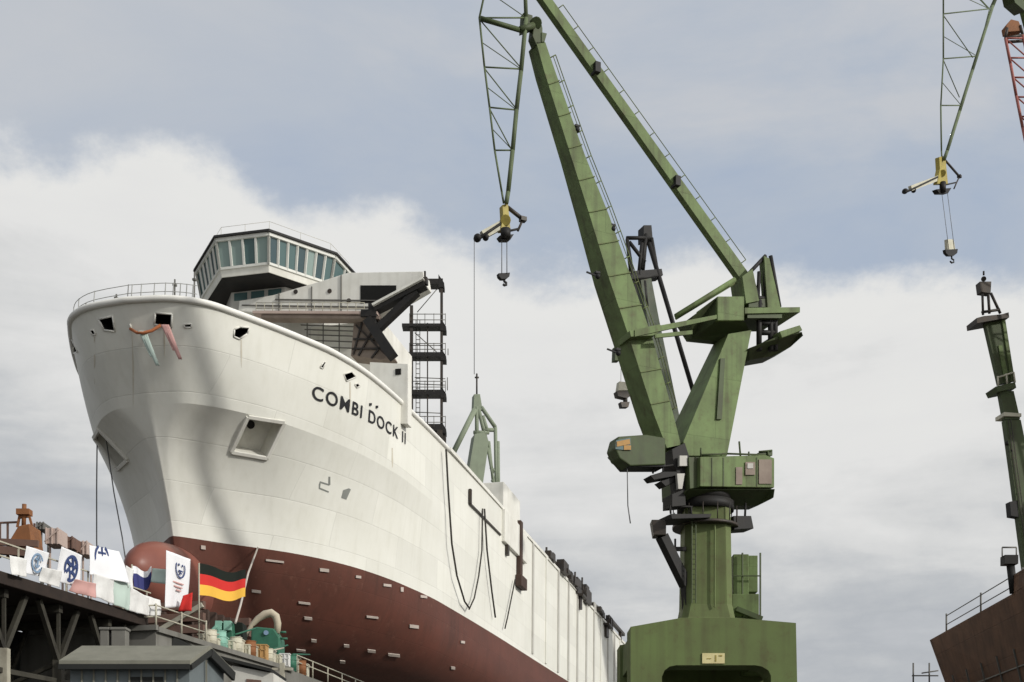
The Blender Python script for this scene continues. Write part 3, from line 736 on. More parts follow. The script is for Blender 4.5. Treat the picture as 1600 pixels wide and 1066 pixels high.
for px in (1112, 1130, 1182): mb = MB(); G.plate(mb, [(px, 715), (px + 1.2, 715), (px + 1.2, 760), (px, 760)], 1.63, .02); mb.build('house_seam', M['green_dark'], house)
mb = MB(); G.bars(mb, [((1095, 711), (1135, 709)), ((1135, 709), (1196, 711)), ((1095, 700), (1095, 714)), ((1200, 704), (1200, 714)), ((1170, 714), (1170, 706)), ((1155, 690), (1157, 714)), ((1186, 706), (1206, 704))], 1.55, .05)
G.plate(mb, [(1186, 707), (1207, 703), (1207, 712), (1186, 712)], 1.5, 1.2); mb.build('house_top_rail', M['green_dark'], house)
G.part('floodlight_box', M['black'], [(1146, 806), (1174, 806), (1178, 826), (1147, 828)], 1.0, 1.0)
mb = MB(); G.bars(mb, [((1165, 786), (1164, 808))], .6, .06); mb.build('floodlight_stem', M['black'], root)
# pivot machinery between cab and house
mb = MB()
for pts, wf, t in (([(1050, 702), (1070, 692), (1078, 716), (1074, 742), (1060, 744), (1052, 724)], .9, 1.2), ([(1016, 743), (1036, 737), (1060, 737), (1060, 743), (1022, 750)], .9, .8), ([(1060, 742), (1076, 742), (1074, 770), (1064, 772)], .8, 1.0), ([(1050, 772), (1070, 764), (1072, 790), (1050, 792)], 1.0, 1.0), ([(1048, 803), (1112, 803), (1110, 809), (1050, 811)], 1.6, 1.6)):
    G.plate(mb, pts, wf, t)
G.bars(mb, [((1020, 740), (1022, 730)), ((1036, 737), (1036, 726)), ((1018, 731), (1052, 727)), ((1048, 803), (1047, 790)), ((1080, 803), (1080, 792)), ((1047, 791), (1082, 792)), ((1058, 744), (1052, 772))], .9, .06)
G.plate(mb, [(1032, 752), (1056, 744), (1058, 752), (1040, 760)], .8, .7)
mb.build('jib_pivot', M['black'], root, .02)
mb = MB(); G.plate(mb, [(1058, 740), (1070, 740), (1066, 764), (1060, 764)], 1.15, .2); G.plate(mb, [(1062, 712), (1074, 712), (1074, 728), (1062, 728)], 1.2, .2); mb.build('pivot_bracket', M['offwhite'], root)
# driver's cab
cab = G.part('driver_cab', M['green_dark'], [(966, 682), (1010, 679), (1040, 684), (1040, 726), (985, 728), (968, 716), (961, 700)], 1.5, 1.0, .06)
mb = MB(); G.plate(mb, [(963, 688), (985, 684), (986, 704), (962, 702)], 1.55, .06); mb.build('cab_window', M['glass'], cab)
mb = MB(); G.plate(mb, [(964, 690), (984, 686), (985, 694), (964, 698)], 1.58, .04); G.plate(mb, [(975, 696), (986, 696), (986, 703), (975, 703)], 1.58, .04); mb.build('cab_blind', M['tan'], cab)
mb = MB(); G.plate(mb, [(964, 706), (1040, 720), (1040, 729), (984, 729)], 1.4, 1.1); mb.build('cab_floor', M['black'], cab)
mb = MB(); G.bars(mb, [((980, 730), (981, 790)), ((981, 790), (985, 818))], 1.2, .03); mb.build('hanging_cable', M['cable'], root)
# floodlight arm on the column
mb = MB(); mb.beam(wl(W(1034, 838, 66.4)), wl(W(1071, 914, 67.2)), .5, .5); mb.beam(wl(W(1071, 910, 67.2)), wl(W(1074, 952, 67.2)), .4, .4); mb.beam(wl(W(1052, 858, 67)), wl(W(1072, 858, 67)), .2, .2); mb.beam(wl(W(1055, 842, 67)), wl(W(1055, 858, 67)), .08, .08); arm = mb.build('floodlight_arm', M['black'], root)
mb = MB(); q = [W(1018, 812, 66), W(1041, 812, 66), W(1041, 836, 66), W(1022, 836, 66)]; mb.prism([wl(v) for v in q], [wl(v + Vector((0, .9, 0))) for v in q]); mb.build('floodlight', M['steel'], arm, .03)
# leaning pylon
mb = MB(); G.plate(mb, [(1138, 522), (1174, 516), (1136, 712), (1072, 712), (1068, 690)], .75, [1.5, 1.5, 2.6, 2.6, 2.6])
pyl = mb.build('pylon', M['green'], root)
mb = MB(); G.plate(mb, [(1138, 519), (1146, 519), (1080, 705), (1066, 690)], .1, [1.2, 1.2, 1.6, 1.6]); mb.build('pylon_shaded_edge', M['green_dark'], pyl)  # strip of darker green painting the shade of the pylon's left face
mb = MB(); G.plate(mb, [(1126, 560), (1133, 560), (1128, 655), (1120, 655)], .86, .1); mb.build('pylon_rib', M['green_dark'], pyl)
# winch box on top of the pylon, with ducts
wb = G.part('winch_house', M['green'], [(1121, 463), (1163, 463), (1163, 501), (1121, 501)], 1.3, 2.2, .04)
mb = MB(); G.plate(mb, [(1082, 494), (1120.5, 466), (1120.5, 501), (1164, 503), (1170, 516), (1128, 534), (1080, 529)], [.9, 1.2, 1.2, 1.2, .5, -.3, -.3], [1.6, 2, 2, 2, 1.2, .5, .5]); mb.build('winch_cradle', M['green_dark'], wb)  # darker green carries the shade under the winch house
mb = MB(); G.plate(mb, [(992, 516), (1120, 492), (1120, 498), (992, 526)], 1.35, .12); G.plate(mb, [(1024, 522), (1082, 516), (1082, 522), (1024, 528)], 1.4, .12); G.plate(mb, [(984, 517), (1030, 507), (1040, 512), (1022, 524), (986, 526)], 1.3, 1.4); mb.build('walkway', M['green'], root)
mb = MB(); G.bars(mb, [((1056, 494), (1148, 437))], .9, .14); G.bars(mb, [((1056, 498), (1150, 441))], .5, .08); mb.build('luffing_strut', M['green'], root)
# head frame right of the pylon
mb = MB()
G.plate(mb, [(1194, 400), (1202, 404), (1220, 482), (1200, 486), (1196, 430)], .9, .5); G.plate(mb, [(1160, 432), (1176, 420), (1186, 470), (1166, 474)], .9, 1.2)
hf = mb.build('head_frame', M['green'], root)
mb = MB()
G.bars(mb, [((1196, 400), (1164, 434)), ((1194, 402), (1196, 470)), ((1176, 440), (1190, 478)), ((1186, 425), (1184, 475)), ((1170, 466), (1204, 466)), ((1204, 400), (1218, 480))], .7, .11)
for px in (1186, 1204, 1211): G.bars(mb, [((px, 470), (px, 548))], .7, .16)
G.bars(mb, [((1186, 505), (1212, 505)), ((1186, 520), (1212, 520))], .7, .14)
mb.build('head_strut', M['black'], hf)
mb = MB(); G.plate(mb, [(1164, 481), (1250, 480), (1250, 488), (1164, 490)], 1.2, 2.2); mb.build('head_walkway', M['green'], root)
mb = MB(); G.plate(mb, [(1168, 491), (1222, 490), (1222, 497), (1168, 497)], 1.1, 2.0); G.plate(mb, [(1170, 470), (1200, 466), (1200, 480), (1170, 480)], .8, 1.2); mb.build('head_machinery', M['green_dark'], root)
cwt = G.part('counterweight', M['green_dark'], [(1170, 544), (1196, 534), (1218, 524), (1254, 518), (1254, 524), (1236, 542), (1210, 556), (1170, 563)], [1.0, 1.2, 1.3, 1.4, 1.4, .4, 0, 0], [2.4, 2.6, 2.7, 2.8, 2.8, 1.6, 1.2, 1.2], .05)
mb = MB(); G.plate(mb, [(1218, 518), (1250, 508), (1254, 516), (1222, 528)], 1.5, 3.0); mb.build('counterweight_cap', M['green'], cwt, .03)
G.face(26)
# jib: tapered box in four lengths
JL = [(838, 66, 852, 66), (850, 110, 867, 110), (891, 240, 913, 240), (921, 335, 951, 335), (950, 430, 985, 430), (984, 530, 1020, 530), (1022, 648, 1050, 640), (1042, 700, 1064, 695)]
tk = [.85, .9, 1.0, 1.2, 1.4, 1.5, 1.55, 1.55]
mb = MB()
rings_ = []
for (x0, y0, x1, y1), t in zip(JL, tk):
    a, b2 = G.p(x0, y0, .45), G.p(x1, y1, .45); rings_.append([a, b2, b2 - G.tv * t, a - G.tv * t])
vs = [v for r_ in rings_ for v in r_]; fs = [(0, 1, 2, 3), tuple(4 * (len(rings_) - 1) + k for k in (3, 2, 1, 0))]
for i in range(len(rings_) - 1):
    for k in range(4): fs.append((4 * i + k, 4 * i + (k + 1) % 4, 4 * i + 4 + (k + 1) % 4, 4 * i + 4 + k))
mb.add(vs, fs); jib = mb.build('jib', M['green'], root)
for k in range(1, 12):
    t = k / 12; y_ = lerp(80, 680, t); x0 = interp(y_, [q[1] for q in JL], [q[0] for q in JL]); x1 = interp(y_, [q[3] for q in JL], [q[2] for q in JL]); mb = MB(); mb.beam(G.p(x0 + .4, y_ + 2, .47), G.p(x1, y_ - 4, .47), .07, .05); mb.build('jib_flange', M['green_old'], jib)
mb = MB(); hr_ = []
for k in range(15):
    y_ = lerp(90, 640, k / 14); x1 = interp(y_, [q[3] for q in JL], [q[2] for q in JL]); q = G.p(x1 + .5, y_, .2); q2 = G.p(x1 + 8, y_ - 4, .2); mb.tube(q, q2, .03, 5); hr_.append(q2)
mb.path(hr_, .025, 5); mb.path([v.lerp(G.p(interp(lerp(90, 640, k / 14), [q[3] for q in JL], [q[2] for q in JL]) + .5, lerp(90, 640, k / 14), .2), .5) for k, v in enumerate(hr_)], .02, 5)
mb.build('jib_handrail', M['green_old'], jib)
# jib head
mb = MB(); G.plate(mb, [(836, 26), (844, 27), (848, 44), (848, 68), (838, 70), (832, 56)], .45, .5); mb.tube(G.p(838, 36, .55), G.p(838, 36, -.2), .28, 12); G.plate(mb, [(846, 50), (855, 52), (851, 66), (846, 66)], .5, .6); mb.build('jib_head', M['green_dark'], jib, .03)
for px, py in ((902, 203), (958, 358), (966, 552), (934, 432)):
    mb = MB(); q = G.p(px, py, .4); mb.ball(q, .14, 8, 6); mb.beam(q, q + Vector((.6 if px > 960 or px == 934 else -.0, -.1, .15)), .07, .07); mb.box(q + Vector((0, -.1, .2)), (.26, .3, .1)); mb.build('jib_lamp', M['black'], jib)
# tie boom
mb = MB(); G.plate(mb, [(820, -40), (832, -44), (1172, 430), (1163, 444)], .2, .4); tie = mb.build('tie_boom', M['green'], root)
for px, py in ((931, 108), (1056, 285)):
    mb = MB(); q = G.p(px, py, .2); mb.box(q, (.3, .5, .5)); mb.build('boom_lamp', M['black'], tie)
mb = MB(); hr_ = []
for k in range(13):
    t = .12 + .84 * k / 12; q = G.p(lerp(832, 1172, t), lerp(-44, 430, t), .1); q2 = G.p(lerp(832, 1172, t) + 7, lerp(-44, 430, t) - 5, .1); mb.tube(q, q2, .025, 5); hr_.append(q2)
mb.path(hr_, .022, 5); mb.build('boom_handrail', M['green_old'], tie)
# fly jib, a lattice girder hanging at the jib head
def fly(C, left, right, ties, diags, rl, rr_, w0, w1, m, name='fly_jib'):
    mb = MB()
    for w in (w0, w1):
        for a_, b_ in zip(right, right[1:]): mb.tube(C.p(*a_, w * (1 if a_[1] < 250 else .6)), C.p(*b_, w * (1 if b_[1] < 250 else .6)), rr_, 6)
        for a_, b_ in ties: mb.tube(C.p(*a_, w * .3), C.p(*b_, w), rl * .8, 5)
        for a_, b_ in diags: mb.tube(C.p(*a_, w * .3), C.p(*b_, w), rl * .6, 5)
    for a_, b_ in zip(left, left[1:]): 
        mb.tube(C.p(*a_, w0 * .3), C.p(*b_, w0 * .3), rl, 6); mb.tube(C.p(*a_, w1 * .3), C.p(*b_, w1 * .3), rl, 6)
    for a_, b_ in ties: mb.tube(C.p(*b_, w0), C.p(*b_, w1), rl * .7, 5)
    for (a_, b_), (c_, d_) in zip(sorted(ties, key=lambda t: t[0][1]), sorted(ties, key=lambda t: t[0][1])[1:]):
        mb.tube(C.p(*b_, w0), C.p(*d_, w1), rl * .6, 5); m_ = ((b_[0] + d_[0]) / 2, (b_[1] + d_[1]) / 2); mb.tube(C.p(*m_, w0), C.p(*m_, w1), rl * .6, 5)
        e_ = ((c_[0] + a_[0]) / 2, (c_[1] + a_[1]) / 2); mb.tube(C.p(*e_, w0 * .3), C.p(*d_, w0), rl * .45, 5)
    return mb.build(name, m, C.root)
fl = fly(G, [(768, -60), (749, 28), (757, 105), (765, 168), (773, 235), (784, 300), (787, 318)], [(819, -60), (822, 28), (814, 112), (807, 172), (801, 235), (794, 300), (791, 318)],
    [((749, 28), (822, 28)), ((757, 105), (814, 108)), ((765, 168), (807, 172)), ((773, 235), (801, 235)), ((768, -60), (819, -60))],
    [((749, 30), (812, 104)), ((757, 107), (805, 168)), ((765, 170), (798, 232)), ((768, -60), (749, 28))],   .05, .11, .5, -.5, M['green_fly'])
mb = MB(); mb.tube(G.p(751, 29, .3), G.p(812, 47, .5), .12, 6); mb.tube(G.p(812, 47, .5), G.p(834, 40, .5), .16, 6); G.plate(mb, [(818, 20), (832, 24), (834, 44), (816, 50)], .4, .35); mb.build('fly_bracket', M['green_dark'], fl)
def tip(C, yoke, arm_l, arm_r, sc, mats):
    x, y = yoke
    mb = MB(); C.plate(mb, [(x - 5 * sc, y - 12 * sc), (x + 4 * sc, y - 14 * sc), (x + 6 * sc, y + 8 * sc), (x + 8 * sc, y + 28 * sc), (x - 8 * sc, y + 28 * sc), (x - 4 * sc, y + 6 * sc)], .18, .36); mb.tube(C.p(x, y + 12 * sc, .3), C.p(x, y + 12 * sc, -.3), .26, 12)
    o = mb.build('jib_tip', M['yellow'], C.root, .02)
    mb = MB(); mb.tube(C.p(x, y + 26 * sc, .3), C.p(x, y + 40 * sc, .3), .25, 10); C.plate(mb, [(x - 9 * sc, y + 36 * sc), (x + 13 * sc, y + 34 * sc), (x + 8 * sc, y + 42 * sc), (x - 5 * sc, y + 42 * sc)], .2, .4); mb.tube(C.p(x + 2, y + 30 * sc, .2), C.p(x + 20 * sc, y + 26 * sc, .2), .06, 5); mb.build('sheave', M['black'], o)
    mb = MB(); ax, ay = arm_l; mb.beam(C.p(x - 3, y + 18 * sc, 0), C.p(ax + 8, ay - 4, 0), .25, .38); mb.build('tip_arm', mats, o)
    mb = MB(); mb.ball(C.p(ax, ay, 0), (.2, .25, .2), 8, 6); mb.ball(C.p(ax + 13 * sc, ay - 1, 0), (.16, .2, .17), 8, 6); mb.tube(C.p(x - 8 * sc, y + 18 * sc, .1), C.p(ax, ay + 2, .1), .09, 5); mb.build('arm_weight', M['black'], o)
    mb = MB(); bx2, by2 = arm_r; mb.tube(C.p(x + 3, y - 8 * sc, 0), C.p(bx2, by2, 0), .1, 6); mb.tube(C.p(bx2, by2, 0), C.p(bx2 - 8 * sc, by2 + 18 * sc, 0), .06, 6); mb.box(C.p(bx2, by2, 0), (.3, .3, .2)); mb.build('tip_stay', M['steel'], o)
    return o
tip(G, (790, 332), (746, 372), (817, 343), 1.0, M['palebox'])
def hook(C, x0, y0, x, y, sc):
    mb = MB(); C.plate(mb, [(x - 9 * sc, y), (x + 9 * sc, y - 1), (x + 8 * sc, y + 5 * sc), (x + 3 * sc, y + 9 * sc), (x - 4 * sc, y + 9 * sc), (x - 8 * sc, y + 5 * sc)], .12, .24); pts = [C.p(x + a_ * sc, y + b_ * sc, 0) for a_, b_ in ((0, 9), (0, 13), (3, 15), (3, 18), (0, 19), (-2, 17))]; mb.path(pts, .07, 6); o = mb.build('hook_block', M['black'], C.root, .02)
    mb = MB(); mb.tube(C.p(x0 - 4 * sc, y0, .15), C.p(x - 4 * sc, y, .15), .022, 5); mb.tube(C.p(x0 + 4 * sc, y0, .15), C.p(x + 4 * sc, y, .15), .022, 5); mb.build('hoist_cable', M['cable'], o)
    return o
hook(G, 788, 374, 788, 427, 1.0)
mb = MB(); mb.tube(G.p(741, 375, 0), G.p(741, 585, 0), .018, 4); mb.build('tag_line', M['cable'], root)

# second crane, only its hanging fly jib in view at top right
H = Crane('portal_crane', 78.3, 155.0, 50, 'pale green crane at the right edge with only its hanging lattice jib end in view')
fl2 = fly(H, [(1474, -130), (1474, 22), (1474, 92), (1470, 165), (1471, 236), (1472, 250)], [(1612, -140), (1551, 10), (1519, 111), (1499, 175), (1480, 236), (1475, 250)],
    [((1474, 22), (1546, 14)), ((1474, 92), (1527, 88)), ((1470, 165), (1502, 165)), ((1474, -60), (1580, -62)), ((1474, -130), (1612, -140))],
    [((1474, 24), (1520, 90)), ((1474, 94), (1499, 152)), ((1474, -60), (1545, 14)), ((1546, 14), (1480, -58))], .065, .15, .5, -.5, M['green_fly'])
t2 = tip(H, (1473, 258), (1414, 299), (1499, 276), 1.05, M['palebox'])
hook(H, 1476, 302, 1487, 390, 1.1)
mb = MB(); H.plate(mb, [(1480, 374), (1490, 374), (1493, 390), (1481, 390)], .12, .24); mb.build('hook_weight', M['palebox'], H.root)
mb = MB(); H.plate(mb, [(1598, -40), (1620, -50), (1830, 690), (1790, 690)], .5, 1.1); mb.build('jib', M['green'], H.root, .03)
mb = MB(); H.plate(mb, [(1572, -60), (1622, -60), (1622, 0), (1602, 18), (1586, 4)], .5, 1.0); mb.build('jib_head', M['green_dark'], H.root)
mb = MB(); H.plate(mb, [(1590, -160), (1604, -164), (1925, 400), (1910, 410)], .2, .4); mb.build('tie_boom', M['green'], H.root)
mb = MB(); H.plate(mb, [(1880, 400), (1925, 400), (1860, 700), (1790, 700)], .7, 1.4); mb.build('pylon', M['green'], H.root)
mb = MB(); mb.tube((0, 0, 11), (0, 0, H.p(1808, 700).z + .2), 1.5, 8); mb.build('column', M['green'], H.root)
mb = MB(); zt2 = H.p(1808, 700).z; H.plate(mb, [(1780, 700), (1920, 700), (1920, 770), (1780, 770)], 1.6, 3.4); mb.build('machinery_house', M['green'], H.root)
mb = MB(); mb.box((0, 0, 10), (9, 7, 2.4))
for sx in (-4, 4):
    for sy in (-3, 3): mb.box((sx, sy, 4.41), (1.2, 1.2, 8.78))
mb.build('portal', M['green'], H.root)

# crane seen end-on at the right edge
E_ = Crane('portal_crane', 62.0, 150.0, 8, 'dark green crane mast leaning at the right edge behind the brown hull')
mb = MB(); E_.plate(mb, [(1540, 505), (1566, 500), (1583, 596), (1562, 600)], .6, .7); E_.plate(mb, [(1563, 611), (1584, 611), (1594, 655), (1571, 655)], .7, .8); E_.plate(mb, [(1571, 656), (1595, 656), (1604, 700), (1655, 965), (1612, 965), (1582, 735)], .8, .9); mast = mb.build('mast', M['green_dark'], E_.root)
mb = MB(); E_.plate(mb, [(1566, 500), (1571, 500), (1586, 596), (1580, 596)], .75, .3); E_.plate(mb, [(1560, 540), (1566, 540), (1576, 590), (1569, 592)], .7, .2); mb.build('mast_flange', M['green'], mast)
mb = MB(); E_.plate(mb, [(1526, 497), (1537, 494), (1566, 491), (1576, 488), (1577, 496), (1538, 503), (1527, 505)], 1.3, 2.4); E_.bars(mb, [((1535, 460), (1536, 492)), ((1548, 458), (1563, 490)), ((1544, 460), (1546, 490)), ((1534, 488), (1562, 484))], .4, .16); E_.plate(mb, [(1531, 440), (1549, 440), (1548, 458), (1533, 456)], .5, 1.0); mb.tube(E_.p(1537, 436, .5), E_.p(1537, 436, -.5), .3, 10); E_.bars(mb, [((1537, 430), (1537, 424))], 0, .12); mb.build('mast_head', M['steel'], mast)
mb = MB(); E_.plate(mb, [(1556, 604), (1586, 597), (1588, 606), (1560, 612)], 1.2, 2.4); mb.build('mast_platform', M['green_dark'], mast)
mb = MB(); E_.plate(mb, [(1569, 644), (1596, 646), (1596, 651), (1569, 650)], 1.0, 2.0); mb.build('mast_collar', M['cream'], mast)
mb = MB(); E_.bars(mb, [((1559, 588), (1560, 604)), ((1572, 584), (1574, 602)), ((1559, 590), (1584, 582)), ((1584, 582), (1586, 598))], 1, .1); mb.build('platform_rail', M['cream'], mast)
for px, py in ((1573, 693), (1579, 705)): mb = MB(); mb.ball(E_.p(px, py, .6), .25, 8, 6); mb.build('mast_fitting', M['black'], mast)
mb = MB(); E_.plate(mb, [(1578, 784), (1590, 782), (1592, 808), (1580, 806)], .9, 1.0); mb.build('mast_winch', M['black'], mast)
mb = MB()
for i in range(26):
    y_ = 660 + i * 11; x_ = interp(y_, [655, 735, 965], [1575, 1586, 1618]); mb.beam(E_.p(x_, y_, 1.05), E_.p(x_ + 4, y_ - 1, 1.05), .06, .06)
mb.path([E_.p(interp(y_, [655, 735, 965], [1575, 1586, 1618]), y_, 1.05) for y_ in (655, 735, 850, 965)], .05, 5); mb.path([E_.p(interp(y_, [655, 735, 965], [1579, 1590, 1622]), y_, 1.05) for y_ in (655, 735, 850, 965)], .05, 5)
mb.build('ladder', M['steel'], mast)
mb = MB(); E_.plate(mb, [(1590, 965), (1700, 965), (1700, 1020), (1590, 1020)], 2.0, 4.0); mb.build('machinery_house', M['green_dark'], E_.root)
mb = MB(); q = E_.p(1645, 1020); mb.tube((q.x, -0, 0), (q.x, 0, q.z), 1.6, 10); mb.build('column', M['green_dark'], E_.root)

# faded red lattice jib at the top right corner
RD = Crane('lattice_crane', 84.0, 150.0, 10, 'faded red lattice crane jib poking in at the top right corner')
mb = MB()
L0, L1 = [(1571, 60), (1579, 100), (1588, 150), (1598, 200), (1650, 460), (1780, 1100)], [(1598, 55), (1608, 100), (1618, 150), (1628, 200), (1690, 460), (1830, 1100)]
for w in (1.0, -1.0):
    for pl in (L0, L1):
        for a_, b_ in zip(pl, pl[1:]): mb.tube(RD.p(*a_, w), RD.p(*b_, w), .16, 6)
    n = 34
    for i in range(n):
        t0, t1 = i / n, (i + 1) / n
        def at(pl, t):
            y = 60 + t * 1040; return (interp(y, [q[1] for q in pl], [q[0] for q in pl]), y)
        mb.tube(RD.p(*at(L0, t0), w), RD.p(*at(L1, t0), w), .1, 5); mb.tube(RD.p(*at(L0, t0), w), RD.p(*at(L1, t1), w), .08, 5)
rj = mb.build('lattice_jib', M['red_lattice'], RD.root)
mb = MB(); RD.plate(mb, [(1572, 40), (1580, 30), (1592, 33), (1598, 48), (1574, 50)], .5, 1.0); mb.build('jib_head', M['orange'], RD.root, .05)
mb = MB(); RD.bars(mb, [((1571, 60), (1574, 44)), ((1598, 55), (1594, 40)), ((1571, 60), (1598, 55)), ((1571, 66), (1600, 64))], .5, .16); RD.bars(mb, [((1571, 60), (1574, 44)), ((1598, 55), (1594, 40))], -.5, .16); mb.build('head_sheave', M['steel'], RD.root)
mb = MB(); q = RD.p(1805, 1100); mb.box((q.x, 0, q.z / 2 - 1), (8, 7, q.z)); mb.build('crane_body', M['red_lattice'], RD.root)

# crane behind the main jib
FC = Crane('portal_crane', 27.1, 170.0, 22, 'distant weathered green crane half hidden behind the raised jib of the tall crane')
mb = MB(); FC.plate(mb, [(1000, 430), (1016, 426), (1030, 500), (1070, 690), (1050, 700), (1008, 480)], .9, 1.8); FC.plate(mb, [(1050, 700), (1080, 690), (1110, 790), (1086, 790)], .6, 1.2); mb.build('jib', M['green_grey'], FC.root)
mb = MB(); FC.bars(mb, [((979, 372), (1015, 372)), ((983, 378), (1008, 410)), ((980, 374), (986, 430)), ((984, 410), (990, 436)), ((1000, 430), (984, 425)), ((1010, 366), (1002, 420)), ((1018, 372), (1028, 430)), ((986, 438), (1030, 430)), ((1003, 380), (998, 430))], .8, .24); FC.bars(mb, [((979, 372), (1015, 372)), ((980, 374), (990, 440)), ((1010, 366), (1004, 430))], -.8, .24); FC.plate(mb, [(1006, 352), (1018, 352), (1020, 375), (1006, 375)], .8, 1.6); FC.bars(mb, [((988, 440), (996, 480)), ((1006, 440), (1010, 480))], .6, .4); FC.plate(mb, [(984, 424), (1034, 420), (1036, 430), (988, 436)], 1, 2); mb.build('jib_head', M['black'], FC.root)
mb = MB(); FC.bars(mb, [((1014, 380), (1088, 628))], .8, .3); mb.build('tie_boom', M['black'], FC.root)
mb = MB(); FC.plate(mb, [(1078, 790), (1136, 790), (1136, 850), (1078, 850)], .6, 1.2); mb.build('machinery_house', M['green_grey'], FC.root)
mb = MB(); q = FC.p(1106, 850); mb.tube((q.x, 0, 0), (q.x, 0, q.z), 1.8, 10); mb.build('column', M['green_grey'], FC.root)
mb = MB(); FC.plate(mb, [(962, 541), (970, 541), (969, 563), (961, 563)], 0, 1.0); mb.build('jib_lamp', M['green_dark'], FC.root)
mb = MB(); FC.plate(mb, [(964, 611), (990, 611), (988, 617), (979, 622), (966, 619)], .5, 1.0); FC.plate(mb, [(970, 628), (984, 628), (982, 636), (972, 636)], .4, .8); mb.tube(FC.p(977, 620), FC.p(977, 630), .3, 8); hk = mb.build('hook_block', M['steel'], FC.root)
mb = MB(); FC.plate(mb, [(968, 596), (984, 598), (986, 610), (966, 610)], .4, .8); mb.build('hook_weight', M['palebox'], hk)
mb = MB(); FC.bars(mb, [((972, 470), (970, 600)), ((980, 470), (980, 600))], 0, .035); mb.build('hoist_cable', M['cable'], hk)

# small crane beyond the ship's side
BC = Crane('portal_crane', (752 - CX) / F * 190, 190.0, 15, 'small pale green crane with thin top mast beyond the ship side')
mb = MB(); BC.plate(mb, [(742, 678), (757, 676), (764, 690), (754, 760), (752, 800), (722, 800), (732, 740)], 1.2, 2.4); pb = mb.build('pylon', M['green_pale'], BC.root)
mb = MB(); BC.bars(mb, [((745, 584), (745, 622)), ((742, 590), (748, 590))], 0, .13); mb.build('top_mast', M['steel'], BC.root)
mb = MB(); BC.plate(mb, [(741, 616), (750, 616), (754, 640), (740, 640)], .7, 1.4); BC.bars(mb, [((745, 636), (745, 690)), ((752, 636), (774, 668)), ((754, 650), (762, 676)), ((748, 640), (760, 690)), ((754, 672), (774, 672)), ((740, 676), (764, 676))], .5, .3); mb.build('head_frame', M['green_pale'], BC.root)
mb = MB(); BC.bars(mb, [((742, 640), (705, 714))], .6, .45); mb.build('jib', M['green_pale'], BC.root)
mb = MB(); BC.bars(mb, [((774, 668), (776, 790)), ((778, 690), (779, 790))], .6, .28); BC.bars(mb, [((764, 690), (770, 750)), ((762, 700), (778, 790)), ((770, 740), (763, 700)), ((766, 730), (778, 740)), ((768, 750), (778, 760))], .6, .22); mb.build('ladder_lattice', M['green_pale'], BC.root)
mb = MB(); BC.plate(mb, [(710, 724), (722, 722), (722, 730), (716, 736)], .5, 1); mb.ball(BC.p(754, 776), (.9, .9, .9), 10, 8); mb.build('crane_lamp', M['green_pale'], BC.root)
mb = MB(); q = BC.p(740, 800); mb.tube((q.x, 0, 0), (q.x, 0, q.z), 2.0, 10); mb.build('column', M['green_pale'], BC.root)

# ------------------------------------------------------------------ brown hull block, right
o0 = Vector((30, 80, 0))
bs = empty('hull_block', o0, 'dark brown unfinished ship hull at the right edge with deck rails', 'ship')
P1, P2, P3 = W(1452, 1000, 90), W(1600, 915, 70.5), None
dirv = (P2 - P1); dirv.z = 0; dirv.normalize(); zd = P1.z
P0 = P1 + dirv * 45; P0.z = zd
inw = Vector((-dirv.y, dirv.x, 0))
if inw.x < 0: inw = -inw
mb = MB()
low_ = Vector((0, 0, 2.0 - zd))
n = 20; tp_, bt_ = [], []
f = [P1, P0, P0 + low_ + inw * 3.0, P1 + low_ + inw * 4.2 + dirv * 1.5]
mb.prism(f, [v + inw * 16 for v in f]); mb.build('hull_shell', M['brown_hull'], bs, .06, o0)
mb = MB(); dd = P1 + dirv * 17.5; blk = [dd + Vector((0, 0, -.02)), dd + dirv * 25 + Vector((0, 0, -.02)), dd + dirv * 25 + Vector((0, 0, 1.0)), dd + Vector((0, 0, 1.0))]
mb.prism(blk, [v + inw * 8 for v in blk]); mb.build('deck_house', M['brown_hull'], bs, .04, o0)
mb = MB()
nrm = f[2] - f[1]
for i in range(10):
    q = P1 + dirv * (3.5 + i * 3.1); mb.beam(q - inw * .04 + nrm * .22, q - inw * .04 + nrm * .9, .07, .1)
for k in (.3, .44): mb.beam(P1 + nrm * k - inw * .03 + dirv * 6, P0 + nrm * k - inw * .03, .06, .08)
mb.build('shell_stiffener', M['rail_grey'], bs, 0, o0)
mb = MB()
for i in range(5):
    q = P1 + dirv * (3.2 + i * 7.6) + inw * .3; mb.tube(q, q + Vector((0, 0, 1.3)), .06, 6)
for k in (.55, 1.15): mb.tube(P1 + dirv * 3.2 + inw * .3 + Vector((0, 0, k)), P1 + dirv * 34 + inw * .3 + Vector((0, 0, k)), .035, 5)
mb.build('deck_rail', M['rail_grey'], bs, 0, o0)
q = W(1584, 922, 72.4); mb = MB(); q.z = zd; mb.tube(q, W(1579, 884, 72.4), .24, 8); mb.box(W(1577, 876, 72.4), (.75, .7, .5)); mb.build('vent_pipe', M['black'], bs, 0, o0)
mb = MB(); c = W(1577, 868, 72.4)
for dx in (-.4, .4): mb.tube(c + Vector((dx, 0, -.1)), c + Vector((dx, 0, .45)), .04, 5)
mb.tube(c + Vector((-.4, 0, .45)), c + Vector((.4, 0, .45)), .05, 5); mb.build('vent_cap', M['rail_grey'], bs, 0, o0)
mb = MB()
for px in (1427, 1452): mb.tube(W(px, 1075, 92), W(px, 1036, 92), .06, 6)
mb.tube(W(1425, 1056, 92), W(1466, 1056, 92), .05, 5); mb.tube(W(1440, 1052, 92), W(1466, 1048, 92), .05, 5)
q = W(1440, 1075, 92); s2 = empty('scaffold_pole', Vector((q.x, q.y, 0)), 'thin grey scaffold poles beside the brown hull near the bottom edge', 'scaffold')
for px in (1427, 1452): 
    a = W(px, 1075, 92); a.z = 0; mb.tube(a, W(px, 1074, 92), .06, 6)
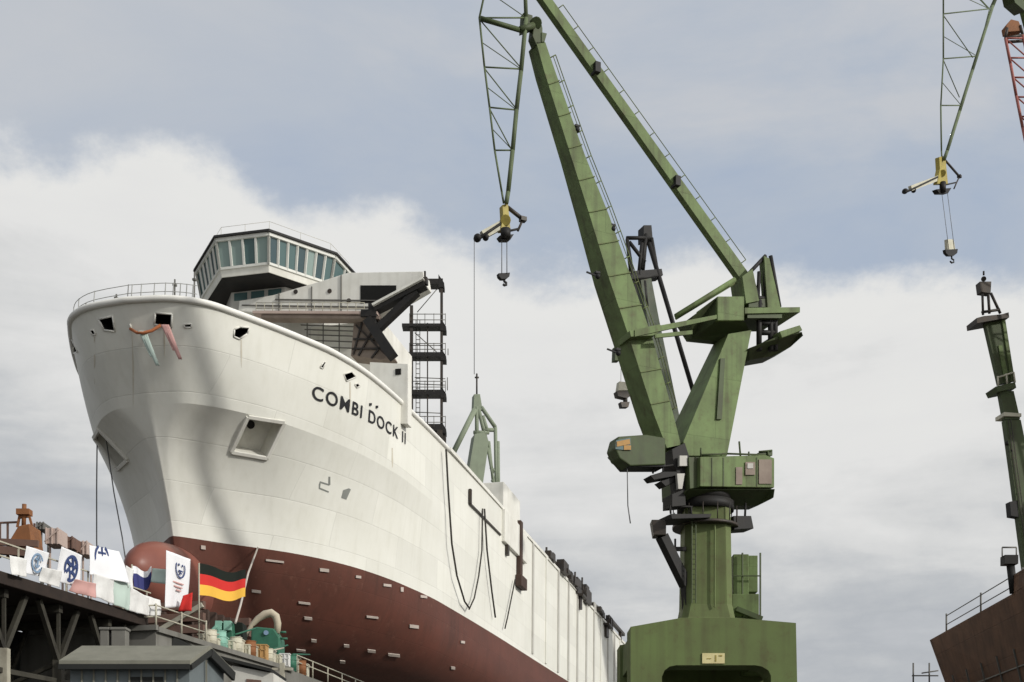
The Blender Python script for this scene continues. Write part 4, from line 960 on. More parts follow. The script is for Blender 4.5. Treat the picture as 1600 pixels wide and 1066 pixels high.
mb.build('pole_frame', M['rail_grey'], s2, 0, (q.x, q.y, 0))

# ------------------------------------------------------------------ setting: ground, slipway berth, water
mb = MB(); mb.add([(-3000, -600, 0), (3000, -600, 0), (3000, 6000, 0), (-3000, 6000, 0)], [(0, 1, 2, 3)]); tag(mb.build('ground', M['ground'], recalc=False), kind='structure')
ax = Vector((e_aft.x, e_aft.y, 0)).normalized(); pr = Vector((ax.y, -ax.x, 0))
E0 = W(262, 987, 55.0); zb_ = E0.z
def bp(al, ac, z): v = E0 + ax * al + pr * ac; v.z = z; return v
def zber(al): return zb_ - .05 - max(0, al - 13) * .03
def sec(al): return [bp(al, 0, zber(al)), bp(al, -22, zber(al)), bp(al, -22, .01), bp(al, 0, .01)]
mb = MB(); ss_ = [sec(-1), sec(13), sec(152)]; vs = [v for q in ss_ for v in q]; fs = [(0, 1, 2, 3), (11, 10, 9, 8)]
for i in range(2):
    for k in range(4): fs.append((4 * i + k, 4 * i + (k + 1) % 4, 4 * i + 4 + (k + 1) % 4, 4 * i + 4 + k))
mb.add(vs, fs); tag(mb.build('slipway', M['concrete']), kind='structure')
mb = MB(); mb.beam(bp(-1.1, -6, zb_), bp(-1.1, .12, zb_), .2, .22); mb.beam(bp(-1, .06, zb_ - .06), bp(13, .06, zb_ - .06), .2, .22); tag(mb.build('slipway_kerb', M['concrete']), kind='structure')
def edge(px, off=.5):
    """point on the berth seen in a picture column, off metres in from its edge"""
    k = (px - CX) / F; o_ = E0 - pr * off; al = (k * o_.y - o_.x) / (ax.x - k * ax.y); v = o_ + ax * al; v.z = zber(al); return v
# keel blocks carrying the ship
for i in range(12):
    s = 16 + i * 9.0
    w = SHIP @ Vector((s, 0, -19.02)); zz = zber((w - E0).dot(ax))
    o = MB().box((w.x, w.y, (w.z + zz) / 2), (4.5, 1.6, w.z - zz), Matrix.Rotation(math.atan2(ax.y, ax.x), 3, 'Z')).build('keel_block', M['trestle'], None, .05, (w.x, w.y, zz))
    tag(o, 'timber keel block under the red ship bottom', 'keel block', 'keel blocks under the ship')

lc = W(268, 985, 70.0); lo_c = lc.copy(); lo_c.z = zb_ - .9
cr = empty('launch_cradle', lo_c, 'brown timber launching cradle under the bulbous bow behind the tall banner', 'cradle')
mb = MB()
for i in range(6):
    for j in range(3):
        c = lo_c + pr * (-3.4 + j * 2.6) + ax * (i * .9 - 1.5); mb.beam(c, c + Vector((0, 0, 4.4)), .5, .5)
mb.build('cradle_post', M['brown_dark'], cr, 0, lo_c)
mb = MB()
for k in range(7):
    c = lo_c + Vector((0, 0, .5 + k * .62)) - ax * 2.0; mb.beam(c - pr * 4.2, c + pr * 3.0, .3, .42)
    mb.beam(c - pr * 4.2 + ax * 5.5, c + pr * 3.0 + ax * 5.5, .3, .42)
mb.build('cradle_beam', M['brown'], cr, 0, lo_c)
mb = MB(); mb.beam(lo_c - pr * 4.2 - ax * 2.2 + Vector((0, 0, .6)), lo_c + pr * 3 - ax * 2.2 + Vector((0, 0, 4.2)), .2, .25); mb.build('cradle_brace', M['trestle_pale'], cr, 0, lo_c)

# ------------------------------------------------------------------ christening stage, left
Q0, Q1 = W(0, 893, 45.0), W(232, 962, 54.6)
zs = (Q0.z + Q1.z) / 2; dS = (Q1 - Q0); dS.z = 0; dS.normalize(); nS = Vector((-dS.y, dS.x, 0))
if nS.x > 0: nS = -nS
def st(al, ac, dz): v = Q0 + dS * al + nS * ac; v.z = zs + dz; return v
LS = (Q1 - Q0).length
stage = empty('spectator_stage', Vector((Q0.x, Q0.y, 0)), 'raised dark steel stage on trestles at left with white banners along its edge', 'stage')
so_ = (Q0.x, Q0.y, 0)
MB().prism([st(-12, 0, -.45), st(LS, 0, -.45), st(LS, 6, -.45), st(-12, 6, -.45)], [st(-12, 0, 0), st(LS, 0, 0), st(LS, 6, 0), st(-12, 6, 0)]).build('stage_deck', M['deckplank'], stage, .03, so_)
for al in (-8, -3.5, .9, 4.2, 7.6):
    for ac in (.5, 5.2):
        mb = MB(); t, b2 = st(al, ac, -2.6), st(al, ac, 0); b2.z = 0; mb.beam(b2, t, .34, .34); mb.build('stage_post', M['trestle_pale'] if (al, ac) == (.9, .5) else M['trestle'], stage, 0, so_)
        mb = MB()
        for da in (-1.25, 1.25): mb.beam(t + Vector((0, 0, -.1)), st(al + da, ac, -.5), .18, .18)
        mb.beam(t, st(al, ac, -.5), .12, .12); mb.build('vee_brace', M['trestle'], stage, 0, so_)
    mb = MB(); mb.beam(st(al, .4, -.62), st(al, 5.6, -.62), .25, .3); mb.beam(st(al, .5, -2.7), st(al, 5.2, -4.4), .14, .14); mb.build('cross_beam', M['trestle'], stage, 0, so_)
mb = MB(); mb.beam(st(-12, .5, -3.4), st(LS, .5, -3.4), .14, .18); mb.beam(st(-12, 5.2, -3.4), st(LS, 5.2, -3.4), .14, .18)
for al in (-8, -3.5, .9, 4.2): mb.beam(st(al, .5, -3.6), st(al + 3.5, .5, -6.4), .14, .14)
mb.build('stage_girt', M['trestle'], stage, 0, so_)
mb = MB()
f = [st(-12, 5.9, -.5), st(LS, 5.9, -.5), st(LS, 5.9, -9), st(-12, 5.9, -9)]; mb.prism(f, [v + nS * .15 for v in f]); f = [st(LS - .3, .9, -.5), st(LS - .3, 5.9, -.5), st(LS - .3, 5.9, -9), st(LS - .3, .9, -9)]; mb.prism(f, [v + dS * .12 for v in f])
mb.build('under_stage_dark', M['roof_edge'], stage, 0, so_)  # dark sheets added, their colour standing for the shade under the stage
mb = MB()
for k in (.55, 1.05): mb.beam(st(-12, .08, k), st(LS + .3, .08, k), .05, .05)
for i in range(16): mb.beam(st(-12 + i * (LS + 12) / 15, .08, -.02), st(-12 + i * (LS + 12) / 15, .08, 1.08), .05, .05)
for k in (.55, 1.05): mb.beam(st(-12, 5.9, k), st(LS, 5.9, k), .05, .05)
for i in range(12): mb.beam(st(-12 + i * (LS + 12) / 11, 5.9, 0), st(-12 + i * (LS + 12) / 11, 5.9, 1.08), .05, .05)
mb.build('stage_railing', M['pale_rail'], stage, 0, so_)

def cloth_sheet(corners, nu, nv, amp, seed, thick=.015):
    """a hanging sheet with folds; corners tl, tr, br, bl"""
    rnd = random.Random(seed); tl, tr, br_, bl = corners; nn = (tr - tl).cross(bl - tl).normalized()
    ph = [rnd.uniform(0, 6.28) for _ in range(4)]; mb = MB(); vs = []
    for sgn in (0, 1):
        for j in range(nv + 1):
            for i in range(nu + 1):
                u, v = i / nu, j / nv
                p = tl.lerp(tr, u).lerp(bl.lerp(br_, u), v)
                d = amp * (math.sin(u * 9 + ph[0] + v * 2) * .6 + math.sin(u * 17 + ph[1]) * .25 + math.sin(v * 6 + ph[2]) * .4) * (.35 + .65 * v)
                vs.append(p + nn * (d - sgn * thick))
    k = (nu + 1) * (nv + 1); fs = []
    for j in range(nv):
        for i in range(nu):
            a = j * (nu + 1) + i; fs.append((a, a + 1, a + nu + 2, a + nu + 1)); fs.append((k + a, k + a + nu + 1, k + a + nu + 2, k + a + 1))
    for i in range(nu): fs.append((i, k + i, k + i + 1, i + 1)); a = nv * (nu + 1) + i; fs.append((a, a + 1, k + a + 1, k + a))
    for j in range(nv): a = j * (nu + 1); fs.append((a, a + nu + 1, k + a + nu + 1, k + a)); a += nu; fs.append((a, k + a, k + a + nu + 1, a + nu + 1))
    mb.add(vs, fs, True); return mb
def sheet_px(c, Y0, Y1=None):
    Y1 = Y1 or Y0; return [W(*c[0], Y0), W(*c[1], Y1), W(*c[2], Y1), W(*c[3], Y0)]
def emblem(parent, cs, cu, cv, r, m, kind, origin):
    """round blue badge on a banner: (cu, cv) centre in sheet coords"""
    tl, tr, br_, bl = cs; U = (tr - tl); V = (bl - tl); nn = U.cross(V).normalized()
    if nn.y > 0: nn = -nn
    c = tl + U * cu + V * cv + nn * .07; u = U.normalized(); v = -V.normalized()
    mb = MB(); n = 28
    def ringm(r0, r1, a0=0, a1=360):
        k = max(4, int(n * (a1 - a0) / 360))
        for i in range(k):
            ts = [R(a0 + (a1 - a0) * (i + q) / k) for q in (0, 1)]
            P = lambda rr, t: c + u * (rr * math.cos(t)) + v * (rr * math.sin(t))
            f_ = [P(r0, ts[0]), P(r1, ts[0]), P(r1, ts[1]), P(r0, ts[1])]; mb.prism(f_, [q + nn * -.02 for q in f_])
    def bar(x0, y0, x1, y1, w): mb.beam(c + u * x0 * r + v * y0 * r, c + u * x1 * r + v * y1 * r, w * r, .03, nn)
    if kind == 0: ringm(r * .8, r, 20, 340); bar(0, -.5, 0, .7, .22); bar(-.45, .35, .45, .35, .18); ringm(r * .35, r * .5, 200, 340)
    elif kind == 1:
        ringm(r * .78, r, 0, 360)
        for k in range(6): t = R(60 * k); bar(.25 * math.cos(t), .25 * math.sin(t), .8 * math.cos(t + .5), .8 * math.sin(t + .5), .26)
        ringm(r * .15, r * .42)
    elif kind == 2: ringm(r * .82, r, 120, 420); bar(0, -.75, 0, .8, .14); bar(-.5, .4, .5, .4, .14); ringm(r * .5, r * .62, 200, 340)
    else: ringm(r * .85, r, 150, 390); bar(-.45, .45, -.3, .3, .2); bar(.3, .3, .45, .42, .2); bar(-.4, -.25, .4, -.25, .16); bar(-.25, -.5, .25, -.5, .12)
    return mb.build('emblem', m, parent, 0, origin)
def banner(c, Y0, Y1, label, kind, cu, cv, r, m, seed, amp=.05):
    cs = sheet_px(c, Y0, Y1); o = (cs[3] + cs[2]) / 2
    e = empty('banner', o, label, 'banner', 'white banners on the stage rail')
    cloth_sheet(cs, 30, 24, amp, seed).build('banner_cloth', M['banner'], e, 0, o)
    if kind is not None: emblem(e, cs, cu, cv, r, m, kind, o)
    return e, cs, o
banner([(41, 853), (76, 864), (68, 902), (36, 896)], 46.2, 47.6, 'white banner with pale blue round emblem, leftmost of the emblem banners', 0, .5, .5, .36, M['lightblue'], 1)
banner([(96, 854), (128, 868), (122, 918), (86, 908)], 48.2, 49.8, 'white banner with heavy dark blue wheel emblem on the stage rail', 1, .55, .5, .52, M['blue'], 2)
banner([(140, 852), (186, 862), (204, 912), (140, 898)], 50.2, 52.6, 'white banner with thin blue anchor emblem in the middle of the stage', 2, .36, .40, .60, M['blue'], 3)
e, cs, o = banner([(260, 860), (297, 874), (292, 948), (258, 950)], 55.0, 57.0, 'tall white banner with smiling round emblem beside the black red gold flag', 3, .55, .24, .42, M['blue'], 4, .04)
mb = MB(); U, V = cs[1] - cs[0], cs[3] - cs[0]; nn = Vector((.2, -1, 0)).normalized()
for y, x0, x1 in ((.5, .3, .75), (.57, .35, .7), (.63, .45, .65)): mb.beam(cs[0] + U * x0 + V * y + nn * .08, cs[0] + U * x1 + V * y + nn * .08, .03, .05)
mb.build('banner_writing', M['bunt_pink'], e, 0, o)
cs = sheet_px([(286, 931), (301, 926), (299, 955), (279, 955)], 55.9); cloth_sheet(cs, 8, 8, .05, 9).build('red_corner', M['red'], e, 0, o)
# bunting skirt along the stage rail
for i, (c, y0, y1, m, lab) in enumerate([
    ([(14, 868), (42, 874), (40, 902), (18, 898)], 45.4, 46.2, 'cloth', 'white cloth skirt at the far left of the stage rail'),
    ([(66, 886), (96, 892), (92, 918), (60, 908)], 47.2, 48.4, 'cloth', 'creased white cloth skirt below the gap left of the wheel emblem banner'),
    ([(118, 905), (150, 912), (148, 934), (108, 924)], 49.2, 50.5, 'bunt_pink', 'pinkish white cloth skirt under the wheel emblem banner'),
    ([(146, 896), (178, 906), (176, 944), (146, 932)], 50.4, 51.8, 'cloth', 'white cloth skirt under the anchor emblem banner'),
    ([(176, 902), (204, 914), (202, 954), (176, 944)], 51.8, 53.0, 'bunt_teal', 'pale greenish cloth skirt near the right end of the stage'),
    ([(204, 918), (232, 934), (230, 962), (200, 954)], 53.0, 54.2, 'cloth', 'white cloth skirt at the right end of the stage rail')]):
    cs = sheet_px(c, y0 - .1, y1 - .1); o = (cs[2] + cs[3]) / 2
    tag(cloth_sheet(cs, 34, 18, .05, 20 + i).build('cloth_skirt', M[m], None, 0, o), lab, 'cloth', 'cloth skirts along the stage rail')
for i, (c, y0, y1, lab) in enumerate([([(226, 930), (250, 938), (252, 962), (228, 962)], 54.2, 55.0, 'white cloth hung just past the stage end, above the thin rail'), ([(196, 884), (208, 890), (208, 922), (198, 918)], 52.8, 53.4, 'narrow white cloth beside the blue and white flag')]):
    cs = sheet_px(c, y0 - .1, y1 - .1); o = (cs[2] + cs[3]) / 2
    tag(cloth_sheet(cs, 22, 16, .06, 60 + i).build('cloth_skirt', M['cloth'], None, 0, o), lab, 'cloth', 'cloth skirts along the stage rail')
# flags
def flag(name, bands, c, Y0, Y1, pole, label, seed):
    cs = sheet_px(c, Y0, Y1); pb_, pt_ = W(*pole[0], Y0), W(*pole[1], Y0); e = empty(name, pb_, label, 'flag'); n = len(bands)
    MB().tube(pb_, pt_, .035, 6).build('flagpole', M['pale_rail'], e, 0, pb_)
    for i, m in enumerate(bands):
        a, b2 = i / n, (i + 1) / n
        q = [cs[0].lerp(cs[3], a), cs[1].lerp(cs[2], a), cs[1].lerp(cs[2], b2), cs[0].lerp(cs[3], b2)]
        cloth_sheet(q, 22, 4, .0, seed)
        mb = MB(); vs = []; nu = 24
        for sg_ in (0, .012):
            for j in range(3):
                for k in range(nu + 1):
                    u = k / nu; p = q[0].lerp(q[1], u).lerp(q[3].lerp(q[2], u), j / 2); wv = math.sin(u * 10 + 1) * .14 * u ** .5; sag = -.12 * math.sin(u * 3.1) + .06 * math.sin(u * 8)
                    vs.append(p + Vector((0, wv + sg_, sag)))
        K = 3 * (nu + 1)
        for j in range(2):
            for k in range(nu): a_ = j * (nu + 1) + k; mb.f += [[a_, a_ + 1, a_ + nu + 2, a_ + nu + 1], [K + a_, K + a_ + nu + 1, K + a_ + nu + 2, K + a_ + 1]]; mb.m += [0, 0]; mb.sm += [True, True]
        mb.v = vs; mb.build('flag_stripe', M[m], e, 0, pb_, recalc=False)
    return e
flag('flag', ['flagblack', 'red', 'gold'], [(312, 880), (385, 893), (384, 935), (312, 930)], 58.2, 60.0, ((311, 1003), (311, 880)), 'black red and gold striped flag flying before the red ship bottom', 3)
flag('flag', ['banner', 'flagblue', 'flagblue'], [(206, 884), (238, 888), (238, 912), (210, 920)], 55.2, 56.0, ((206, 952), (206, 882)), 'white and blue flag hanging between the stage end and the tall banner', 5)
cs = sheet_px([(238, 888), (262, 890), (260, 913), (236, 910)], 55.8); o = (cs[2] + cs[3]) / 2
tag(cloth_sheet(cs, 8, 8, .04, 44).build('small_banner', M['bunt_teal'], None, 0, o), 'small pale green cloth panel left of the tall banner', 'cloth')
# orange deck machine and clutter at the far end of the stage
c0 = W(38, 868, 50); c0.z = zs
om = empty('rusty_derrick', c0, 'rusty orange derrick head showing above the stage at far left', 'derrick')
mb = MB(); q = [W(px, py, 49) for px, py in ((28, 822), (46, 818), (50, 850), (58, 872), (8, 872), (16, 842))]; mb.prism(q, [v + Vector((0, 1.2, 0)) for v in q]); mb.build('derrick_body', M['orange'], om, .04, c0)
mb = MB(); mb.tube(W(37, 822, 49.6), W(38, 788, 49.6), .09, 8); mb.box(W(38, 801, 49.6), (.5, .4, .22)); mb.beam(W(30, 808, 49.6), W(46, 806, 49.6), .12, .12); mb.beam(W(44, 800, 49.6), W(50, 822, 49.6), .08, .08); mb.beam(W(32, 800, 49.6), W(27, 824, 49.6), .08, .08); mb.build('derrick_mast', M['orange'], om, 0, c0)
mb = MB(); mb.beam(W(-20, 818, 49.8), W(28, 816, 49.8), .07, .07); mb.beam(W(-20, 846, 48.8), W(60, 850, 48.8), .15, .25); mb.beam(W(-20, 858, 48.8), W(62, 866, 48.8), .3, .3)
for px in (0, 12, 54): mb.beam(W(px, 818, 49.8), W(px, 872, 49.8), .07, .07)
mb.build('derrick_frame', M['brown'], om, 0, c0)
for i, (px, py, w, h, m, lab) in enumerate(((88, 842, 22, 24, 'pink', 'pinkish crate stacked behind the stage rail'), (70, 826, 12, 10, 'rail_grey', 'small grey box on top behind the stage rail'), (112, 852, 18, 18, 'brown', 'brown crate behind the wheel emblem banner'), (136, 860, 14, 20, 'pink', 'pink crate between the two blue emblem banners'))):
    c = W(px, py + h / 2, 52 + i); s_ = (52 + i) / F; mb = MB(); mb.box(c + Vector((0, 0, h * s_ / 2)), (w * s_, 1, h * s_))
    for dx in (-.4, 0, .4): mb.box(c + Vector((w * s_ * dx, -.52, h * s_ / 2)), (.07, .05, h * s_ + .05))
    mb.beam(c + Vector((-w * s_ * .5, -.56, h * s_ * .1)), c + Vector((w * s_ * .5, -.56, h * s_ * .9)), .06, .05)
    zz = c.z; 
    for dx in (-.45, .45): mb.beam(Vector((c.x + w * s_ * dx, c.y, zs)), Vector((c.x + w * s_ * dx, c.y, zz)), .08, .08)
    tag(mb.build('crate', M[m], None, .015, (c.x, c.y, zs)), lab, 'crate', 'crates behind the stage')

# ------------------------------------------------------------------ berth edge: railing, machines, crates
br0 = E0 + pr * -.2
bl = empty('berth_railing', br0, 'pale pipe railing along the berth edge under the tall banner', 'railing')
mb = MB(); rp = [bp(-.9, -1.6, zb_), bp(-.9, -.8, zb_), bp(-.9, -.05, zb_), bp(1.3, -.05, zb_), bp(3.6, -.05, zb_)]
for v in rp: mb.tube(v, v + Vector((0, 0, 1.05)), .045, 6)
for k in (.5, .98): mb.path([v + Vector((0, 0, k)) for v in rp], .035, 5)
mb.build('rail', M['pale_rail'], bl, 0, br0)
def onberth(mb, pts, Y, t, zb2):
    q = [W(px, py, Y) for px, py in pts]; q = [Vector((v.x, v.y, max(v.z, zb2))) for v in q]; mb.prism(q, [v + Vector((0, t, 0)) for v in q])
wo = edge(345, 1.5); YW = wo.y
wm = empty('green_winch', wo, 'pale green winch machine on the berth under the flag', 'winch')
mb = MB(); onberth(mb, ((308, 1040), (312, 998), (326, 986), (338, 973), (362, 972), (366, 1040)), YW, 1.6, wo.z); mb.build('winch_body', M['machine_green'], wm, .05, wo)
mb = MB(); onberth(mb, ((336, 970), (346, 970), (346, 984), (335, 984)), YW - .15, .5, wo.z); mb.build('winch_panel', M['machine_pale'], wm, .02, wo)
mb = MB(); onberth(mb, ((349, 970), (361, 970), (361, 985), (349, 985)), YW - .15, .5, wo.z); mb.build('winch_panel', M['machine_pale'], wm, .02, wo)
for p_, q_ in (((314, 1004), (338, 979)), ((322, 1006), (344, 985))): MB().beam(W(*p_, YW - .2), W(*q_, YW - .2), .13, .13).build('winch_arm', M['machine_pale'], wm, 0, wo)
mb = MB(); c = W(332, 1004, YW - .1); mb.tube(c, c + Vector((0, -.7, 0)), .3, 16); mb.tube(c + Vector((0, -.7, 0)), c + Vector((0, -.78, 0)), .38, 16); mb.tube(c + Vector((0, -.1, 0)), c + Vector((0, -.18, 0)), .38, 16); mb.build('winch_drum', M['steel'], wm, 0, wo)
mb = MB(); onberth(mb, ((364, 971), (379, 973), (382, 1040), (364, 1040)), YW + .6, 1.0, wo.z); mb.build('winch_cabinet', M['flagblack'], wm, .03, wo)
po = edge(412, 1.6); YP = po.y
pm = empty('pump_unit', po, 'dark green pump unit with arched beige hose on the berth', 'pump')
mb = MB(); onberth(mb, ((391, 1060), (392, 986), (399, 979), (428, 982), (437, 996), (436, 1060)), YP, 1.6, po.z); mb.build('pump_body', M['machine_green'], pm, .08, po)
for p_, q_ in (((437, 988), (447, 988)), ((437, 998), (449, 998)), ((396, 979), (396, 970))): MB().tube(W(*p_, YP + .3), W(*q_, YP + .3), .06, 8).build('pump_pipe', M['machine_green'], pm, 0, po)
mb = MB(); mb.path([W(px, py, YP + .3) for px, py in ((382, 1000), (388, 986), (394, 976), (403, 967), (414, 960), (424, 958), (431, 963), (434, 974), (433, 990))], [.08, .1, .13, .17, .21, .22, .21, .19, .17], 14); mb.build('arched_hose', M['beige'], pm, 0, po)
c = W(416, 989, YP - .03); MB().tube(c, c + Vector((0, -.08, 0)), .13, 14).build('pump_gauge', M['lightblue'], pm, 0, po)
for i, (px, py, w, off, m, lab) in enumerate(((320, 994, 16, .35, 'pale_rail', 'brownish box at the left end of the berth edge below the flag'), (337, 1001, 14, .3, 'palebox', 'pale box on the berth edge left of the drums'), (350, 998, 10, .4, 'machine_pale', 'pale green box in front of the winch'), (360, 1004, 16, .3, 'palebox', 'wide pale box on the berth edge below the winch panel'), (376, 1002, 9, .4, 'cream', 'narrow cream box below the black winch cabinet'), (386, 1010, 12, .3, 'palebox', 'pale crate under the beige hose'), (397, 1012, 9, .4, 'pale_rail', 'brownish crate under the left foot of the hose'), (409, 1010, 18, .3, 'tan', 'orange tan crate below the green pump unit'), (424, 1018, 12, .4, 'cream', 'cream box right of the orange tan crate'), (435, 1026, 9, .3, 'palebox', 'pale box at the right foot of the pump unit'), (446, 1024, 15, .4, 'cloth', 'white bundle at the berth corner post'), (462, 1030, 13, .5, 'pale_rail', 'brownish box right of the white bundle'), (476, 1040, 12, .4, 'palebox', 'pale box at the right end of the clutter'))):
    c = edge(px, off); s_ = c.y / F; ht = max(W(px, py, c.y).z - c.z, .35); wd = w * s_; mb = MB()
    mb.box(c + Vector((0, 0, ht / 2)), (wd, .6, ht)); mb.box(c + Vector((0, 0, ht + .035)), (wd + .06, .66, .06))
    for dx in (-.4, 0, .4): mb.box(c + Vector((wd * dx, -.33, ht / 2)), (.06, .04, ht))
    mb.box(c + Vector((0, -.335, ht * .75)), (wd * .96, .03, .07)); mb.box(c + Vector((0, -.335, ht * .25)), (wd * .96, .03, .07))
    tag(mb.build('crate', M[m], None, .012, c), lab, 'crate', 'crates along the berth edge')
for i, (px, off, hh, m, lab) in enumerate(((329, .25, .8, 'cream', 'cream drum beside the leftmost pale box on the berth edge'), (344, .25, .9, 'machine_pale', 'pale green drum between two pale boxes below the winch'), (369, .25, .85, 'palebox', 'pale drum below the black winch cabinet'), (391, .25, .9, 'orange', 'rusty orange drum left of the orange tan crate'), (418, .25, .8, 'palebox', 'pale drum right of the orange tan crate'), (455, .25, .9, 'machine_green', 'dark green drum beside the white bundle'), (470, .25, .8, 'orange', 'rusty orange drum at the right end of the clutter'))):
    c = edge(px, off); mb = MB(); mb.tube(c, c + Vector((0, 0, hh)), .29, 16)
    for k in (.02, .34, .66, .96): mb.tube(c + Vector((0, 0, hh * k)), c + Vector((0, 0, hh * k + .03)), .305, 16)
    tag(mb.build('drum', M[m], None, 0, c), lab, 'drum', 'drums along the berth edge')
for i in range(10):
    a_ = edge(322 + i * 15, .2 + .25 * (i % 3)) + Vector((0, 0, .55 + .4 * (i % 2))); b_ = a_ + ax * random.uniform(.8, 1.8) + Vector((random.uniform(-.3, .5), 0, random.uniform(-.1, .5)))
    tag(MB().tube(a_, b_, .045, 6).build('pipe', M['machine_green'] if i % 2 else M['pale_rail'], None, 0, a_), 'loose pipe lying among the crates on the berth edge', 'pipe', 'loose pipes on the berth edge')
# rail along the berth edge further back
ro = bp(14, -.1, zber(14)); br2 = empty('berth_railing', ro, 'rusty pipe railing along the berth edge below the ship bottom', 'railing')
mb = MB()
def be(i): return bp(14 + i * 2.2, -.1, zber(14 + i * 2.2) + .2)
for i in range(10): mb.tube(be(i) + Vector((0, 0, -.2)), be(i) + Vector((0, 0, .75)), .04, 5)
for k in (.4, .75): mb.path([be(i) + Vector((0, 0, k)) for i in range(10)], .035, 5)
mb.build('rail', M['pale_rail'], br2, 0, ro)

# ------------------------------------------------------------------ shed and little white building
s0 = W(200, 1066, 40); s0.z = 0
shed = empty('shed', s0, 'blue grey shed with a low grey pitched roof at bottom left', 'shed')
YE, = (40.0,)
A, Bq = W(92, 1032, YE), W(297, 1032, YE)             # front eaves
zE = A.z; C1, D1 = W(128, 1008, 42.0), W(328, 1010, 42.0); C1.z = D1.z = (C1.z + D1.z) / 2
K = W(364, 1046, 44.0); K2 = Vector((A.x + 1.5, 44.0, K.z))
mb = MB()
def slab(a, b2, c, d, t): f_ = [a, b2, c, d]; mb.prism(f_, [v + Vector((0, 0, -t)) for v in f_])
slab(A, Bq, D1, C1, .14); slab(C1, D1, K, K2, .14); mb.build('roof', M['shed_roof'], shed, 0, s0)
mb = MB(); mb.beam(A + Vector((0, -.02, -.2)), Bq + Vector((0, -.02, -.2)), .1, .16); mb.beam(Bq + Vector((.03, 0, -.22)), D1 + Vector((.03, 0, -.22)), .08, .16); mb.beam(D1 + Vector((.03, 0, -.25)), K + Vector((.03, 0, -.25)), .1, .3); mb.build('fascia', M['roof_edge'], shed, 0, s0)
mb = MB(); a, b2 = A + Vector((.25, .3, -.2)), Bq + Vector((-.1, .3, -.2)); d1, k_ = D1 + Vector((-.15, 0, -.15)), K + Vector((-.25, -.3, -.1)); 
f = [Vector((a.x, a.y, 0)), Vector((b2.x, b2.y, 0)), b2, a]; mb.prism(f, [v + Vector((0, .15, 0)) for v in f])
f = [Vector((b2.x, b2.y, 0)), Vector((k_.x, k_.y, 0)), k_, d1, b2]; mb.prism(f, [v + Vector((-.15, .1, 0)) for v in f])
mb.add([Vector((a.x, a.y, 0)), Vector((a.x + 1.4, 43.7, 0)), Vector((a.x + 1.4, 43.7, k_.z)), Vector((a.x + .7, 42, d1.z)), a], [(0, 1, 2, 3, 4)])
mb.add([Vector((a.x + 1.4, 43.7, 0)), Vector((k_.x, k_.y, 0)), k_, Vector((a.x + 1.4, 43.7, k_.z))], [(0, 1, 2, 3)])
mb.build('wall', M['shed_wall'], shed, 0, s0)
mb = MB()
for i in range(1, 10): q = a.lerp(b2, i / 10) + Vector((0, -.03, 0)); mb.beam(Vector((q.x, q.y, 0)), q, .05, .04)
q = b2.lerp(k_, .45) + Vector((.03, -.02, 0)); mb.beam(Vector((q.x, q.y, 0)), q + Vector((0, 0, .3)), .05, .05); mb.build('cladding_seam', M['shed_roof'], shed, 0, s0)
mb = MB(); f = [a.lerp(b2, .5) + Vector((0, -.03, -.28)), a.lerp(b2, .78) + Vector((0, -.03, -.28)), a.lerp(b2, .78) + Vector((0, -.03, -2)), a.lerp(b2, .5) + Vector((0, -.03, -2))]; mb.prism(f, [v + Vector((0, .02, 0)) for v in f]); mb.build('dark_panel', M['roof_edge'], shed, 0, s0)
# two vent stacks behind the shed
for px, w, lab in ((166, 13, 'narrow grey concrete pier behind the shed roof'), (188, 22, 'wide grey concrete pier behind the shed roof')):
    c = W(px, 986, 48); wd = w * 48 / F; o = Vector((c.x, c.y, 0)); mb = MB(); mb.box((c.x, c.y, c.z / 2), (wd, .5, c.z)); mb.box((c.x, c.y, c.z + .05), (wd + .08, .58, .1)); tag(mb.build('pier', M['concrete'], None, .02, o), lab, 'pier', 'piers behind the shed')
# dark retaining wall under the berth
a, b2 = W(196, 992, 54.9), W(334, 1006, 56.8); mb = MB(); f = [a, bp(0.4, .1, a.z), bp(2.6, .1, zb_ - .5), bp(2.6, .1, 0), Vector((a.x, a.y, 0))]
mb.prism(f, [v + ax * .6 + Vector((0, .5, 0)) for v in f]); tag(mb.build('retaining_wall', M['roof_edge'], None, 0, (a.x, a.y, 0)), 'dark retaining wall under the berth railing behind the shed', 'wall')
wc = W(398, 1066, 50); wc.z = 0
hut = empty('hut', wc, 'small white plastered hut right of the grey shed', 'hut')
q = [W(362, 1040, 50), W(427, 1052, 50)]; mb = MB(); f = [Vector((q[0].x, 50, 0)), Vector((q[1].x, 50, 0)), q[1], q[0]]; mb.prism(f, [v + Vector((0, 3.0, 0)) for v in f]); mb.build('wall', M['plaster'], hut, 0, wc)
mb = MB(); mb.beam(W(352, 1033, 51) + Vector((0, .5, 0)), W(432, 1053, 51) + Vector((0, .5, 0)), 3.4, .12); mb.build('roof', M['roof_edge'], hut, 0, wc)
mb = MB(); f = [W(385, 1061, 49.96), W(408, 1063, 49.96), W(408, 1110, 49.96), W(385, 1110, 49.96)]; mb.prism(f, [v + Vector((0, .03, 0)) for v in f]); mb.build('door', M['brown'], hut, 0, wc)
mb = MB(); a = W(441, 1036, 63); o = Vector((a.x, a.y, 0)); mb.beam(o, a, .22, .22); mb.beam(a + Vector((-.5, 0, -.3)), a + Vector((.5, 0, -.3)), .12, .12); mb.box((a.x, a.y, .1), (.5, .5, .2)); tag(mb.build('post', M['trestle_pale'], None, 0, o), 'pale steel post right of the white hut', 'post')

